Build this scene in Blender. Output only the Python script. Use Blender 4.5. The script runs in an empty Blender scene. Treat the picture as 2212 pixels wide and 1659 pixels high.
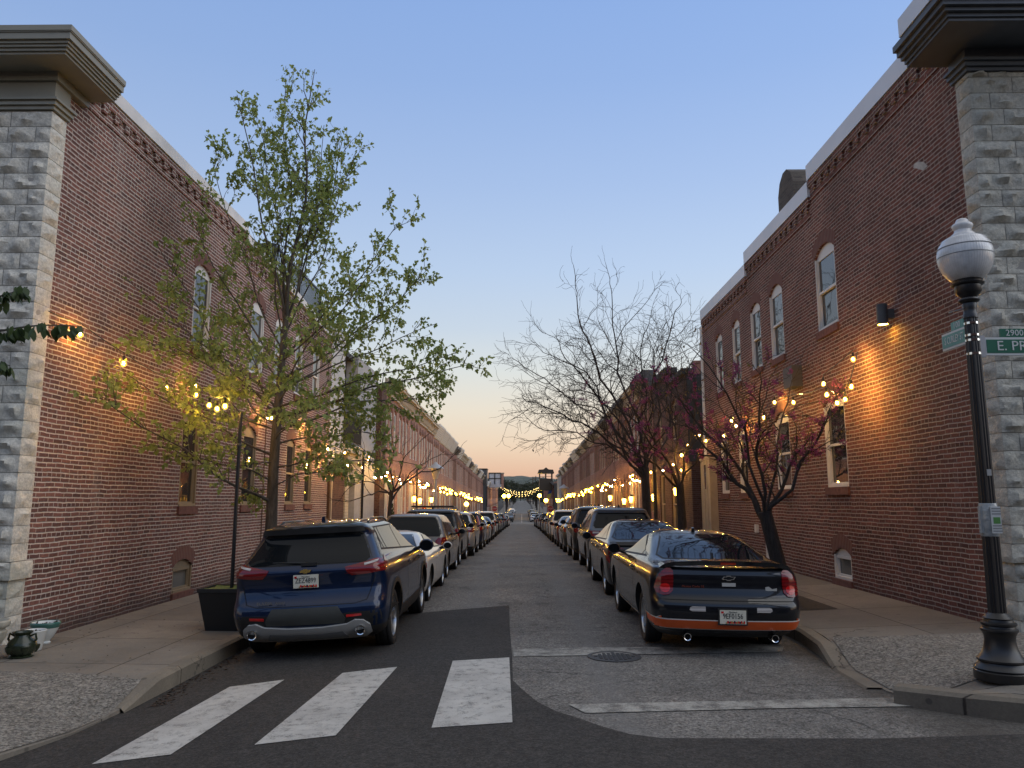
import bpy, bmesh, math, random
from math import pi, sin, cos, tan, radians as R, floor, sqrt, exp
from mathutils import Vector as V, Matrix, noise
from mathutils.bvhtree import BVHTree
from mathutils.geometry import delaunay_2d_cdt
rnd = random.Random(7)
SC = bpy.context.scene; COL = SC.collection
# ------------------------------------------------------------------ camera
H = 1.85; FPX = 1663.0; PIT = math.atan(251.5/FPX); YAW = math.atan(21*cos(PIT)/FPX)
cd = bpy.data.cameras.new('camera'); cam = bpy.data.objects.new('camera', cd); COL.objects.link(cam)
cam.location = (0, 0, H); cam.rotation_euler = (pi/2+PIT, 0, YAW)
cd.sensor_width = 36; cd.lens = 36*FPX/2212; cd.clip_start = .05; cd.clip_end = 6000
SC.camera = cam
# ------------------------------------------------------------------ dusk sky
W = bpy.data.worlds.new('World'); SC.world = W; W.use_nodes = True
wt = W.node_tree; wt.nodes.clear()
def wn(t, **k):
    n = wt.nodes.new(t)
    for a, b in k.items(): setattr(n, a, b)
    return n
SUN_EL, SUN_AZ = R(1.5), R(150)          # afterglow low behind the camera, to the right
geo = wn('ShaderNodeTexCoord'); sep = wn('ShaderNodeSeparateXYZ'); wt.links.new(geo.outputs['Generated'], sep.inputs[0])
mr = wn('ShaderNodeMapRange'); mr.inputs[1].default_value = 0; mr.inputs[2].default_value = 1
wt.links.new(sep.outputs['Z'], mr.inputs[0])
ramp = wn('ShaderNodeValToRGB'); cr = ramp.color_ramp
SKY = [(0.0, (.62, .40, .31)), (.03, (.71, .46, .345)), (.07, (.77, .61, .485)), (.115, (.755, .685, .60)), (.165, (.66, .69, .70)), (.22, (.53, .62, .75)),
       (.29, (.45, .575, .79)), (.39, (.355, .49, .77)), (.50, (.275, .42, .745)), (.60, (.235, .385, .735)), (.74, (.42, .47, .60)), (1.0, (.66, .63, .60))]
while len(cr.elements) > 1: cr.elements.remove(cr.elements[0])
for i, (p, c) in enumerate(SKY):
    e = cr.elements[0] if i == 0 else cr.elements.new(p)
    e.position = p; e.color = (*c, 1)
wt.links.new(mr.outputs[0], ramp.inputs[0])
bg = wn('ShaderNodeBackground'); wt.links.new(ramp.outputs[0], bg.inputs[0]); _k = wn('ShaderNodeMath', operation='MULTIPLY_ADD'); wt.links.new(sep.outputs['X'], _k.inputs[0]); _k.inputs[1].default_value = .16; _k.inputs[2].default_value = 1.0; wt.links.new(_k.outputs[0], bg.inputs[1])
ns = wn('ShaderNodeTexSky', sky_type='NISHITA', sun_disc=False, sun_elevation=SUN_EL, sun_rotation=SUN_AZ)
bg2 = wn('ShaderNodeBackground'); wt.links.new(ns.outputs[0], bg2.inputs[0]); bg2.inputs[1].default_value = .05
ad = wn('ShaderNodeAddShader'); wt.links.new(bg.outputs[0], ad.inputs[0]); wt.links.new(bg2.outputs[0], ad.inputs[1])
wo = wn('ShaderNodeOutputWorld'); wt.links.new(ad.outputs[0], wo.inputs[0])
sd = bpy.data.lights.new('afterglow', 'SUN'); sun = bpy.data.objects.new('afterglow', sd); COL.objects.link(sun)
sd.energy = 1.15; sd.angle = R(60); sd.color = (1, .97, .91)
sun.rotation_euler = V((-.76, .18, -.60)).to_track_quat('-Z', 'Y').to_euler()   # soft broad glow from the western sky on the right
SC.view_settings.view_transform = 'Standard'; SC.view_settings.look = 'None'
SC.view_settings.exposure = 0; SC.view_settings.gamma = 1
cy = SC.cycles
cy.max_bounces = 6; cy.diffuse_bounces = 3; cy.glossy_bounces = 3; cy.transmission_bounces = 3; cy.transparent_max_bounces = 6
cy.sample_clamp_indirect = 2.5; cy.use_light_tree = True; cy.caustics_reflective = False; cy.caustics_refractive = False
# ------------------------------------------------------------------ measuring helpers: pixel of the 2212 px wide photo + one known coordinate -> point
def ray(x, y):
    a = (x-1106)/FPX; b = (829.5-y)/FPX
    f = cos(PIT)-b*sin(PIT); u = sin(PIT)+b*cos(PIT)
    return V((a*cos(YAW)-f*sin(YAW), a*sin(YAW)+f*cos(YAW), u))
def at(x, y, Y): r = ray(x, y); return V((0, 0, H))+r*(Y/r.y)
def atX(x, y, X): r = ray(x, y); return V((0, 0, H))+r*(X/r.x)
def atZ(x, y, z): r = ray(x, y); return V((0, 0, H))+r*((z-H)/r.z)
def lerp(a, b, t): return a+(b-a)*t
def interp(tab, x):
    if x <= tab[0][0]: return tab[0][1]
    for (a, b), (c, d) in zip(tab, tab[1:]):
        if x <= c: return lerp(b, d, (x-a)/(c-a))
    return tab[-1][1]
PROFILE = [(-200, 0), (20, 0), (34, -.25), (50, -.55), (79, -1.05), (112, -1.75), (138, -2.12), (160, -2.05), (205, -1.7), (248, -1.15), (310, .1), (500, 1.0), (700, 1.6), (3000, 1.8)]
CROSS = [(-60, -.16), (-3.75, -.15), (-2.6, -.075), (-1.5, -.01), (0, .03), (1.5, .03), (3.6, .03), (60, .05)]
def zr(y): return interp(PROFILE, y)
def zg(x, y):
    k = 1 if y < 20 else max(.3, 1-(y-20)/40)
    return zr(y)+interp(CROSS, x)*k
XL, XR = -6.48, 5.96            # the two building lines
KL, KR = -3.75, 3.62            # kerb lines
def zsl(x, y): return zr(y)+lerp(.045, .07, (x-KL)/(XL-KL))
def zsr(x, y): return zr(y)+lerp(.19, .285, (x-KR)/(XR-KR))
# ------------------------------------------------------------------ objects
def tag(o, label=None, cat=None, group=None, kind=None):
    if label: o['label'] = label
    if cat: o['category'] = cat
    if group: o['group'] = group
    if kind: o['kind'] = kind
    return o
def empty(name, loc=(0, 0, 0), rz=0, parent=None):
    o = bpy.data.objects.new(name, None); COL.objects.link(o); o.location = loc; o.rotation_euler = (0, 0, rz); o.empty_display_size = .1
    if parent: o.parent = parent
    return o
def thing(name, label, cat, loc=(0, 0, 0), rz=0, group=None): return tag(empty(name, loc, rz), label, cat, group)
def link(name, me, parent=None):
    o = bpy.data.objects.new(name, me); COL.objects.link(o)
    if parent: o.parent = parent
    return o
def copy_tree(o, parent=None):
    c = o.copy(); COL.objects.link(c); c.parent = parent
    for ch in sorted(o.children, key=lambda q: q.name): copy_tree(ch, c)
    return c
class MB:
    def __init__(s): s.v = []; s.f = []; s.m = []; s.mi = 0
    def add(s, vs, fs):
        b = len(s.v); s.v += [tuple(p) for p in vs]
        for f in fs: s.f.append(tuple(i+b for i in f)); s.m.append(s.mi)
        return b
    def quad(s, *p): s.add(p, [tuple(range(len(p)))])
    def box(s, x0, x1, y0, y1, z0, z1):
        s.add([(x, y, z) for z in (z0, z1) for y in (y0, y1) for x in (x0, x1)],
              [(0, 2, 3, 1), (4, 5, 7, 6), (0, 1, 5, 4), (2, 6, 7, 3), (0, 4, 6, 2), (1, 3, 7, 5)])
    def tube(s, pts, rad, n=6, cap=True, jit=0):
        pts = [V(p) for p in pts]
        if not isinstance(rad, (list, tuple)): rad = [rad]*len(pts)
        vs = []; fs = []; up = None
        for i, p in enumerate(pts):
            d = (pts[min(i+1, len(pts)-1)]-pts[max(i-1, 0)])
            d = d.normalized() if d.length > 1e-9 else V((0, 0, 1))
            if up is None: up = V((1, 0, 0)) if abs(d.x) < .8 else V((0, 1, 0))
            a = (up-d*up.dot(d)); a = a.normalized() if a.length > 1e-6 else d.orthogonal().normalized(); up = a; b = d.cross(a)
            for k in range(n):
                t = 2*pi*k/n; r = rad[i]*(1+(rnd.uniform(-jit, jit) if jit else 0))
                vs.append(p+(a*cos(t)+b*sin(t))*r)
        for i in range(len(pts)-1):
            for k in range(n):
                k2 = (k+1) % n; fs.append((i*n+k, i*n+k2, (i+1)*n+k2, (i+1)*n+k))
        if cap: fs += [tuple(range(n))[::-1], tuple((len(pts)-1)*n+k for k in range(n))]
        s.add(vs, fs)
    def lathe(s, prof, c=(0, 0, 0), n=24, axis='z', cap=True, flute=0, nf=0):
        vs = []; fs = []
        for r, h in prof:
            for k in range(n):
                t = 2*pi*k/n; q = r*(1+flute*cos(nf*t)) if flute else r
                a, b = q*cos(t), q*sin(t)
                vs.append((c[0]+a, c[1]+b, c[2]+h) if axis == 'z' else ((c[0]+h, c[1]+a, c[2]+b) if axis == 'x' else (c[0]+b, c[1]+h, c[2]+a)))
        for i in range(len(prof)-1):
            for k in range(n):
                k2 = (k+1) % n; fs.append((i*n+k, i*n+k2, (i+1)*n+k2, (i+1)*n+k))
        if cap: fs += [tuple(range(n))[::-1], tuple((len(prof)-1)*n+k for k in range(n))]
        s.add(vs, fs)
    def prism(s, poly, fn, a, b):   # poly of 2-d points, fn(u, v, w) -> xyz, from depth a to b
        n = len(poly)
        vs = [fn(u, v, a) for u, v in poly]+[fn(u, v, b) for u, v in poly]
        s.add(vs, [tuple(range(n))[::-1], tuple(range(n, 2*n))]+[(i, (i+1) % n, n+(i+1) % n, n+i) for i in range(n)])
    def sphere(s, c, r, n=8, m=5, sz=1):
        s.lathe([(r*sin(pi*i/m)+1e-4, -r*sz*cos(pi*i/m)) for i in range(m+1)], c, n)
    def mesh(s, name, mats, smooth=None):
        me = bpy.data.meshes.new(name); me.from_pydata(s.v, [], s.f)
        for m in (mats if isinstance(mats, (list, tuple)) else [mats]): me.materials.append(m)
        me.polygons.foreach_set('material_index', s.m)
        bm = bmesh.new(); bm.from_mesh(me); bmesh.ops.recalc_face_normals(bm, faces=bm.faces); bm.to_mesh(me); bm.free()
        if smooth is not None:
            me.polygons.foreach_set('use_smooth', [True]*len(me.polygons))
            if smooth < 180: me.set_sharp_from_angle(angle=R(smooth))
        me.update(); return me
    def build(s, name, mats, parent=None, smooth=None): return link(name, s.mesh(name, mats, smooth), parent)
def cdt(polys, step=None):
    """triangulate outer polygon polys[0] minus the holes polys[1:]; optional inner grid points"""
    pts = []; edges = []
    for p in polys:
        b = len(pts); n = len(p); pts += [V((q[0], q[1])) for q in p]; edges += [(b+i, b+(i+1) % n) for i in range(n)]
    def inside(q, p):
        c = False; n = len(p); j = n-1
        for i in range(n):
            if (p[i][1] > q[1]) != (p[j][1] > q[1]) and q[0] < (p[j][0]-p[i][0])*(q[1]-p[i][1])/(p[j][1]-p[i][1])+p[i][0]: c = not c
            j = i
        return c
    if step:
        o = polys[0]; x0 = min(p[0] for p in o); x1 = max(p[0] for p in o); y0 = min(p[1] for p in o); y1 = max(p[1] for p in o)
        nx = int((x1-x0)/step[0])+1; ny = int((y1-y0)/step[1])+1
        for i in range(1, nx):
            for j in range(1, ny):
                q = (x0+(x1-x0)*i/nx, y0+(y1-y0)*j/ny)
                if inside(q, o) and not any(inside(q, h) for h in polys[1:]): pts.append(V(q))
    r = delaunay_2d_cdt(pts, edges, [], 0, 1e-6)
    vs, fs = r[0], r[2]; out = []
    for f in fs:
        c = (sum(vs[i].x for i in f)/3, sum(vs[i].y for i in f)/3)
        if inside(c, polys[0]) and not any(inside(c, h) for h in polys[1:]): out.append(tuple(f))
    return vs, out
def resample(poly, d):
    out = []; n = len(poly)
    for i in range(n):
        a, b = poly[i], poly[(i+1) % n]; L = math.hypot(b[0]-a[0], b[1]-a[1]); k = max(1, int(L/d+.5))
        out += [(lerp(a[0], b[0], t/k), lerp(a[1], b[1], t/k)) for t in range(k)]
    return out
def drape(name, poly, zf, mat, dz=.0, step=.7, skirt=0, parent=None):
    poly = resample(poly, step); vs, fs = cdt([poly], (step, step))
    m = MB(); m.add([(p.x, p.y, zf(p.x, p.y)+dz) for p in vs], fs)
    if skirt:
        n = len(poly)
        for i in range(n):
            a, b = poly[i], poly[(i+1) % n]; za, zb = zf(*a)+dz, zf(*b)+dz
            m.quad((a[0], a[1], za), (b[0], b[1], zb), (b[0], b[1], zb-skirt), (a[0], a[1], za-skirt))
    me = m.mesh(name, mat)
    return link(name, me, parent)
def text(s, size, depth=.002):
    cu = bpy.data.curves.new('t', 'FONT'); cu.body = s; cu.size = size; cu.extrude = depth; cu.align_x = 'CENTER'; cu.align_y = 'CENTER'; cu.resolution_u = 2
    o = bpy.data.objects.new('t', cu); COL.objects.link(o); dg = bpy.context.evaluated_depsgraph_get()
    me = bpy.data.meshes.new_from_object(o.evaluated_get(dg)); bpy.data.objects.remove(o); bpy.data.curves.remove(cu); return me
def text_obj(name, s, size, mat, mtx, parent=None, sx=1.0, depth=.002):
    me = text(s, size, depth); me.transform(Matrix.Diagonal((sx, 1, 1, 1))); me.transform(mtx)
    me.materials.clear(); me.materials.append(mat); me.name = name
    return link(name, me, parent)
FACE_CAM = Matrix.Rotation(pi/2, 4, 'X')                       # text readable from -y
FACE_L = Matrix.Rotation(-pi/2, 4, 'Z') @ Matrix.Rotation(pi/2, 4, 'X')   # readable from -x
# ------------------------------------------------------------------ materials
class NT:
    def __init__(s, name, rough=.8, col=(.5, .5, .5), metal=0, **kw):
        s.mat = bpy.data.materials.new(name); s.mat.use_nodes = True; s.t = s.mat.node_tree; s.b = s.t.nodes['Principled BSDF']
        s.set(s.b, 'Roughness', rough); s.set(s.b, 'Base Color', col); s.set(s.b, 'Metallic', metal)
        for k, v in kw.items(): s.set(s.b, k.replace('_', ' '), v)
    def set(s, n, k, v):
        i = n.inputs[k]
        if isinstance(v, bpy.types.NodeSocket): s.t.links.new(v, i)
        elif isinstance(v, (tuple, list)) and len(v) == 3 and i.type == 'RGBA': i.default_value = (*v, 1)
        else: i.default_value = v
    def new(s, t, ins=None, **k):
        n = s.t.nodes.new('ShaderNode'+t)
        for a, b in k.items(): setattr(n, a, b)
        for a, b in (ins or {}).items(): s.set(n, a, b)
        return n
    def m(s, op, *a):
        n = s.t.nodes.new('ShaderNodeMath'); n.operation = op
        for i, v in enumerate(a): s.set(n, i, v)
        return n.outputs[0]
    def mix(s, f, a, b, mode='MIX'):
        n = s.new('Mix', data_type='RGBA', blend_type=mode); s.set(n, 0, f); s.set(n, 6, a); s.set(n, 7, b); return n.outputs[2]
    def mr(s, v, a, b, c=0.0, d=1.0, smooth=False):
        n = s.new('MapRange', interpolation_type='SMOOTHSTEP' if smooth else 'LINEAR')
        for i, q in enumerate((v, a, b, c, d)): s.set(n, i, q)
        return n.outputs[0]
    def noise(s, scale, det=3, rough=.6, vec=None, dist=0):
        n = s.new('TexNoise'); s.set(n, 'Scale', scale); s.set(n, 'Detail', det); s.set(n, 'Roughness', rough); s.set(n, 'Distortion', dist)
        s.set(n, 'Vector', vec if vec is not None else s.pos()); return n.outputs[0]
    def pos(s):
        if not hasattr(s, '_p'): s._p = s.new('NewGeometry').outputs['Position']
        return s._p
    def obj(s): return s.new('TexCoord').outputs['Object']
    def xyz(s, v): n = s.new('SeparateXYZ', {0: v}); return n.outputs
    def vec(s, x, y, z=0.0): n = s.new('CombineXYZ', {0: x, 1: y, 2: z}); return n.outputs[0]
    def ramp(s, f, stops):
        n = s.new('ValToRGB', {0: f}); c = n.color_ramp
        while len(c.elements) > 1: c.elements.remove(c.elements[0])
        for i, (p, q) in enumerate(stops):
            e = c.elements[0] if i == 0 else c.elements.new(p)
            e.position = p; e.color = (*q, 1)
        return n.outputs[0]
    def bump(s, h, dist=.01, st=1.0):
        n = s.new('Bump', {'Height': h, 'Distance': dist, 'Strength': st}); s.set(s.b, 'Normal', n.outputs[0])
    def base(s, c): s.set(s.b, 'Base Color', c)
def plain(name, col, rough=.6, metal=0, var=.12, scale=6, **kw):
    t = NT(name, rough, col, metal, **kw)
    if var:
        f = t.mr(t.noise(scale, 4), .3, .7, 1-var, 1+var)
        t.base(t.mix(1.0, col, t.vec(f, f, f), 'MULTIPLY'))
    return t.mat
def emit(name, col, st):
    t = NT(name, .4, (.8, .7, .5)); t.set(t.b, 'Emission Color', col); t.set(t.b, 'Emission Strength', st); return t.mat
def brick(name, cols, mortar, hdr=True, ch=.0675, bl=.212, dark=.35, jw=.0045, ground=0):
    t = NT(name, .92); t.set(t.b, 'Specular IOR Level', .25)
    x, y, z = t.xyz(t.pos())
    wob = t.noise(11, 2); w2 = t.noise(2.2, 1)
    dv = t.m('ADD', t.m('MULTIPLY', t.m('SUBTRACT', wob, .5), .014), t.m('MULTIPLY', t.m('SUBTRACT', w2, .5), .03))
    u = t.m('ADD', t.m('ADD', x, y), t.m('MULTIPLY', t.m('SUBTRACT', wob, .5), .016)); v = t.m('ADD', t.m('ADD', z, 40.5), dv)
    vr = t.m('DIVIDE', v, ch); row = t.m('FLOOR', vr); fv = t.m('SUBTRACT', vr, row)
    h = t.m('COMPARE', t.m('MODULO', row, 6.0), 2.0, .5) if hdr else 0.0
    L = t.m('SUBTRACT', bl, t.m('MULTIPLY', h, bl/2)) if hdr else bl
    w1 = t.new('TexWhiteNoise', {'W': row}, noise_dimensions='1D').outputs['Value']
    uu = t.m('ADD', t.m('ADD', t.m('DIVIDE', u, L), 500.0), t.m('ADD', t.m('MULTIPLY', t.m('MODULO', row, 2.0), .5), t.m('MULTIPLY', w1, .25)))
    col = t.m('FLOOR', uu); fu = t.m('SUBTRACT', uu, col)
    du = t.m('MULTIPLY', t.m('MINIMUM', fu, t.m('SUBTRACT', 1.0, fu)), L)
    dz = t.m('MULTIPLY', t.m('MINIMUM', fv, t.m('SUBTRACT', 1.0, fv)), ch)
    d = t.m('ADD', t.m('MINIMUM', t.m('MULTIPLY', du, 1.7), dz), t.m('MULTIPLY', t.m('SUBTRACT', t.noise(7, 4, .7), .5), .0045))
    mask = t.mr(d, jw*.6, jw*1.6, smooth=True)
    wnz = t.new('TexWhiteNoise', {'Vector': t.vec(col, row)}, noise_dimensions='3D').outputs['Value']
    bc = t.ramp(wnz, [(i/(len(cols)-1), c) for i, c in enumerate(cols)])
    if hdr: bc = t.mix(t.m('MULTIPLY', h, .28), bc, tuple(q*.5 for q in cols[0]))
    g = t.mr(t.noise(28, 4), .25, .75, .72, 1.25); bc = t.mix(1.0, bc, t.vec(g, g, g), 'MULTIPLY')
    c = t.mix(mask, t.mix(t.noise(18, 3), mortar, tuple(q*.55 for q in mortar)), bc)
    s1 = t.mr(t.noise(.55, 5, .65, dist=.6), .38, .72, 1.0, 1-dark); c = t.mix(1.0, c, t.vec(s1, s1, s1), 'MULTIPLY')
    # tide of splashed dirt just over the pavement, ragged edge
    if ground:
        zz = t.m('ADD', z, t.m('MULTIPLY', t.m('SUBTRACT', t.noise(1.6, 4), .5), .5))
        c = t.mix(t.mr(zz, .05, .42, .72, 0.0), c, (.085, .062, .055))
    st = t.mr(t.noise(1.0, 4, .6, vec=t.vec(t.m('MULTIPLY', t.m('ADD', x, y), 1.6), 0.0, t.m('MULTIPLY', z, .22))), .60, .74)
    c = t.mix(t.m('MULTIPLY', st, .35), c, (.36, .31, .28))
    t.base(c)
    t.bump(t.m('ADD', t.m('MULTIPLY', mask, 1.0), t.m('MULTIPLY', t.noise(60, 3), .35)), .008, .8)
    return t.mat
M = {}
M['brickL'] = brick('red_brick', [(.115, .060, .052), (.178, .082, .067), (.215, .098, .079), (.245, .114, .092), (.15, .076, .067), (.195, .088, .071)], (.74, .65, .575), dark=.30, ground=1, jw=.0078)
M['brickR'] = brick('brown_brick', [(.105, .048, .040), (.165, .066, .050), (.205, .082, .062), (.235, .095, .072), (.145, .066, .055), (.185, .072, .054)], (.58, .49, .42), dark=.34, jw=.0068, ground=1)
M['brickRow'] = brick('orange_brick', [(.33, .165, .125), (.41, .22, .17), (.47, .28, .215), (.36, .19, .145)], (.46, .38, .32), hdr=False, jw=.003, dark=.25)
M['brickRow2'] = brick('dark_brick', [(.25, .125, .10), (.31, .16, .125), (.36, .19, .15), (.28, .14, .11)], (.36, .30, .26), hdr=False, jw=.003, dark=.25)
M['brickD'] = brick('dark_brown_brick', [(.085, .045, .038), (.11, .055, .045), (.13, .07, .055)], (.2, .17, .15), hdr=False, dark=.3)  # darkest brown brick, for piers, infill and the block behind
t = NT('brick_lintel', .92); _x, _y, _z = t.xyz(t.pos())
_f = t.m('FRACT', t.m('MULTIPLY', t.m('ADD', t.m('ADD', _x, _y), 100.0), 14.5)); _m = t.mr(t.m('MINIMUM', _f, t.m('SUBTRACT', 1.0, _f)), .03, .1)
t.base(t.mix(_m, (.27, .215, .18), t.mix(t.noise(9, 3), (.10, .042, .034), (.20, .078, .058)))); t.bump(_m, .006); M['archbrick'] = t.mat
def stone(name, a, b, moss):
    t = NT(name, .93); n1 = t.noise(3.0, 6, .65); n2 = t.noise(26, 5, .7)
    c = t.mix(t.mr(n1, .35, .65), a, b); g = t.mr(n2, .25, .75, .62, 1.28); c = t.mix(1.0, c, t.vec(g, g, g), 'MULTIPLY')
    c = t.mix(t.m('MULTIPLY', t.mr(t.noise(.8, 4), .52, .70), .55), c, moss); t.base(c)
    t.bump(t.m('ADD', t.noise(14, 6, .7), t.m('MULTIPLY', n2, .4)), .02, .9); return t.mat
M['stoneL'] = stone('pale_stone', (.70, .66, .57), (.56, .54, .48), (.37, .38, .31))
M['stoneR'] = stone('grey_stone', (.56, .54, .46), (.45, .435, .38), (.33, .325, .28))
M['mortar'] = plain('mortar', (.34, .32, .29), .95)
M['cornL'] = plain('olive_grey_paint', (.255, .245, .20), .5, var=.08, scale=2)
M['cornR'] = plain('slate_blue_paint', (.075, .088, .105), .5, var=.15, scale=2)
M['white'] = plain('white_paint', (.66, .64, .60), .5, var=.06, scale=3)
M['cream'] = plain('cream_paint', (.50, .44, .34), .55, var=.08)
M['tandk'] = plain('dark_tan_paint', (.24, .19, .125), .55, var=.1)
M['tan'] = plain('tan_paint', (.40, .33, .24), .55, var=.08)
M['coping'] = plain('white_flashing', (.66, .64, .62), .55, var=.14, scale=1.1)
M['copingR'] = plain('galvanised_flashing', (.62, .65, .70), .45, var=.06, scale=.8)
M['roof'] = plain('roof_felt', (.06, .06, .06), .95)
M['sill'] = plain('brick_sill', (.155, .066, .052), .9, var=.3, scale=14)
M['black'] = plain('black_iron', (.012, .012, .013), .42, var=.2, scale=9, Coat_Weight=.15, Coat_Roughness=.2)
M['blackmat'] = plain('black_plastic', (.012, .012, .012), .6, var=.1)
M['rubber'] = plain('tyre_rubber', (.012, .012, .0125), .75, var=.2, scale=20)
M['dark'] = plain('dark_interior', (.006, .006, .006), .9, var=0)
M['grey'] = plain('grey_paint', (.22, .23, .235), .6)
M['ltgrey'] = plain('pale_grey_render', (.36, .36, .355), .85)
M['dkgrey'] = plain('dark_grey_paint', (.07, .072, .075), .6)
M['brown'] = plain('brown_timber', (.09, .045, .025), .7, var=.3)
M['concretew'] = plain('cast_concrete', (.36, .34, .28), .9, var=.25, scale=9)
M['metal'] = plain('galvanised_steel', (.55, .56, .57), .3, 1.0, var=.1)
M['alloy'] = plain('alloy_rim', (.52, .53, .54), .28, 1.0, var=.05)
M['chrome'] = plain('chrome', (.8, .8, .8), .08, 1.0, var=0)
M['silverp'] = plain('silver_plastic', (.48, .48, .46), .42, .2, var=.04)
M['gold'] = plain('gold_badge', (.75, .52, .16), .25, .8, var=0)
def glass_pane(name, tint, spec=.5, rough=.03):
    t = NT(name, rough, tint, 0); t.set(t.b, 'Specular IOR Level', spec)
    t.bump(t.noise(1.3, 2, .5), .012, .35); return t.mat
M['pane'] = glass_pane('window_glass', (.02, .024, .028), 1.0, .02)
M['paneblind'] = glass_pane('window_glass_blind', (.12, .125, .12), .9, .04)
M['cglass'] = NT('car_glass', .03, (.006, .008, .010)).mat; M['cglass'].node_tree.nodes['Principled BSDF'].inputs['Specular IOR Level'].default_value = .22
def lens(name, col, e=0.0):
    t = NT(name, .10, col); t.set(t.b, 'Coat Weight', .35); t.set(t.b, 'Emission Color', col); t.set(t.b, 'Emission Strength', e)
    x, y, z = t.xyz(t.pos()); f = t.m('FRACT', t.m('MULTIPLY', t.m('ADD', z, 10.0), 26.0)); t.base(t.mix(t.mr(f, .2, .8, 0.0, .6), col, tuple(q*.3 for q in col))); return t.mat
M['red'] = lens('red_lens', (.20, .006, .008)); M['clear'] = lens('clear_lens', (.55, .52, .50)); M['reflector'] = lens('red_reflector', (.75, .03, .03))
def paint(name, col, metal=.35, rough=.35):
    t = NT(name, rough, col, metal, Coat_Weight=.9, Coat_Roughness=.04, Specular_IOR_Level=.15)
    f = t.mr(t.noise(900, 0), .4, .6, .85, 1.15); t.base(t.mix(1.0, col, t.vec(f, f, f), 'MULTIPLY'))
    r = t.mr(t.noise(7, 4), .45, .75, .02, .12); t.set(t.b, 'Coat Roughness', r); return t.mat
PAINT = {k: paint(k+'_car_paint', c, m) for k, (c, m) in dict(blue=((.003, .013, .044), .3), black=((.004, .0055, .009), .1), white=((.62, .62, .60), .0), grey=((.15, .155, .16), .5),
    taupe=((.17, .155, .135), .4), darkgrey=((.035, .037, .04), .4), silver=((.42, .43, .44), .6), navy=((.012, .018, .05), .4), steel=((.10, .12, .15), .5), maroon=((.08, .012, .014), .4), beige=((.33, .29, .23), .4)).items()}
M['orange'] = plain('orange_stripe', (.62, .10, .02), .35, var=.05)
M['plate'] = plain('licence_plate', (.62, .60, .50), .45, var=.05)
M['ink'] = plain('black_ink', (.01, .01, .012), .5, var=0)
M['filament'] = emit('bulb_filament', (1.0, .50, .09), 2500)
M['filamentrow'] = emit('bulb_filament_row', (1.0, .50, .09), 3000)
M['bulbtiny'] = emit('bulb_glow_tiny', (1.0, .70, .22), 7)
M['bulbfar'] = emit('bulb_glow_far', (1.0, .54, .035), 55)
M['lantern'] = emit('lantern_glow', (1.0, .50, .05), 26)
t = NT('bulb_glass', .1, (.9, .7, .3)); _e = t.new('Emission', {'Color': (1.0, .62, .10), 'Strength': 2.6}); _tr = t.new('BsdfTransparent'); _mx = t.new('MixShader'); _mx.inputs[0].default_value = .5
t.t.links.new(_tr.outputs[0], _mx.inputs[1]); t.t.links.new(_e.outputs[0], _mx.inputs[2]); t.t.links.new(_mx.outputs[0], t.t.nodes['Material Output'].inputs[0]); M['bulb'] = t.mat
M['grass'] = plain('moss_green', (.10, .13, .03), .9, var=.5, scale=40)
# ---- ground
def asphalt(name, a, b, spk, cracks, sp=.5, yel=0):
    t = NT(name, .88); x, y, z = t.xyz(t.pos())
    big = t.noise(.55, 5, .65); c = t.mix(t.mr(big, .32, .68), a, b)
    g = t.mr(t.noise(34, 2, .8), .36, .64, 1-sp, 1+sp); c = t.mix(1.0, c, t.vec(g, g, g), 'MULTIPLY')
    g2 = t.mr(t.noise(11, 4, .75), .34, .66, 1-sp*.6, 1+sp*.6); c = t.mix(1.0, c, t.vec(g2, g2, g2), 'MULTIPLY')
    vo = t.new('TexVoronoi', {'Scale': 36.0, 'Vector': t.pos()}); c = t.mix(t.m('MULTIPLY', t.mr(vo.outputs['Distance'], .32, .12), spk), c, (.34, .33, .31))
    if cracks:
        wv = t.vec(t.m('ADD', x, t.m('MULTIPLY', t.noise(1.3, 4), .9)), t.m('ADD', y, t.m('MULTIPLY', t.noise(1.7, 4), .9)))
        ve = t.new('TexVoronoi', {'Scale': .42, 'Vector': wv}, feature='DISTANCE_TO_EDGE').outputs['Distance']
        c = t.mix(t.m('MULTIPLY', t.mr(ve, .006, .0), t.mr(t.noise(.9, 2), .42, .6)), c, (.022, .021, .02))
        oil = t.mr(t.noise(1.1, 4, .6), .60, .74); c = t.mix(t.m('MULTIPLY', oil, .55), c, (.035, .033, .03))
        tr = t.m('ADD', t.m('ABSOLUTE', t.m('SUBTRACT', t.m('ABSOLUTE', x), .85)), t.m('MULTIPLY', t.noise(.6, 3), .5))
        c = t.mix(t.mr(tr, .55, .25, 0.0, .5), c, (.165, .164, .16))
        gx = t.m('ADD', t.m('ABSOLUTE', t.m('ADD', x, .06)), t.m('MULTIPLY', t.m('SUBTRACT', t.noise(2.2, 5, .7), .5), .7))
        c = t.mix(t.m('MULTIPLY', t.mr(gx, 3.05, 3.55), .7), c, (.045, .038, .030))
    t.base(c); t.bump(t.m('ADD', t.noise(90, 3, .8), t.m('MULTIPLY', g2, .3)), .010, 1.0); return t.mat
M['asph'] = asphalt('old_asphalt', (.20, .188, .170), (.118, .112, .103), .6, True, .6)
M['asphnew'] = asphalt('new_asphalt', (.044, .040, .036), (.029, .027, .025), .10, False, .5)
M['agg'] = asphalt('exposed_aggregate', (.23, .21, .18), (.155, .145, .125), .6, False, .62)
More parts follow.
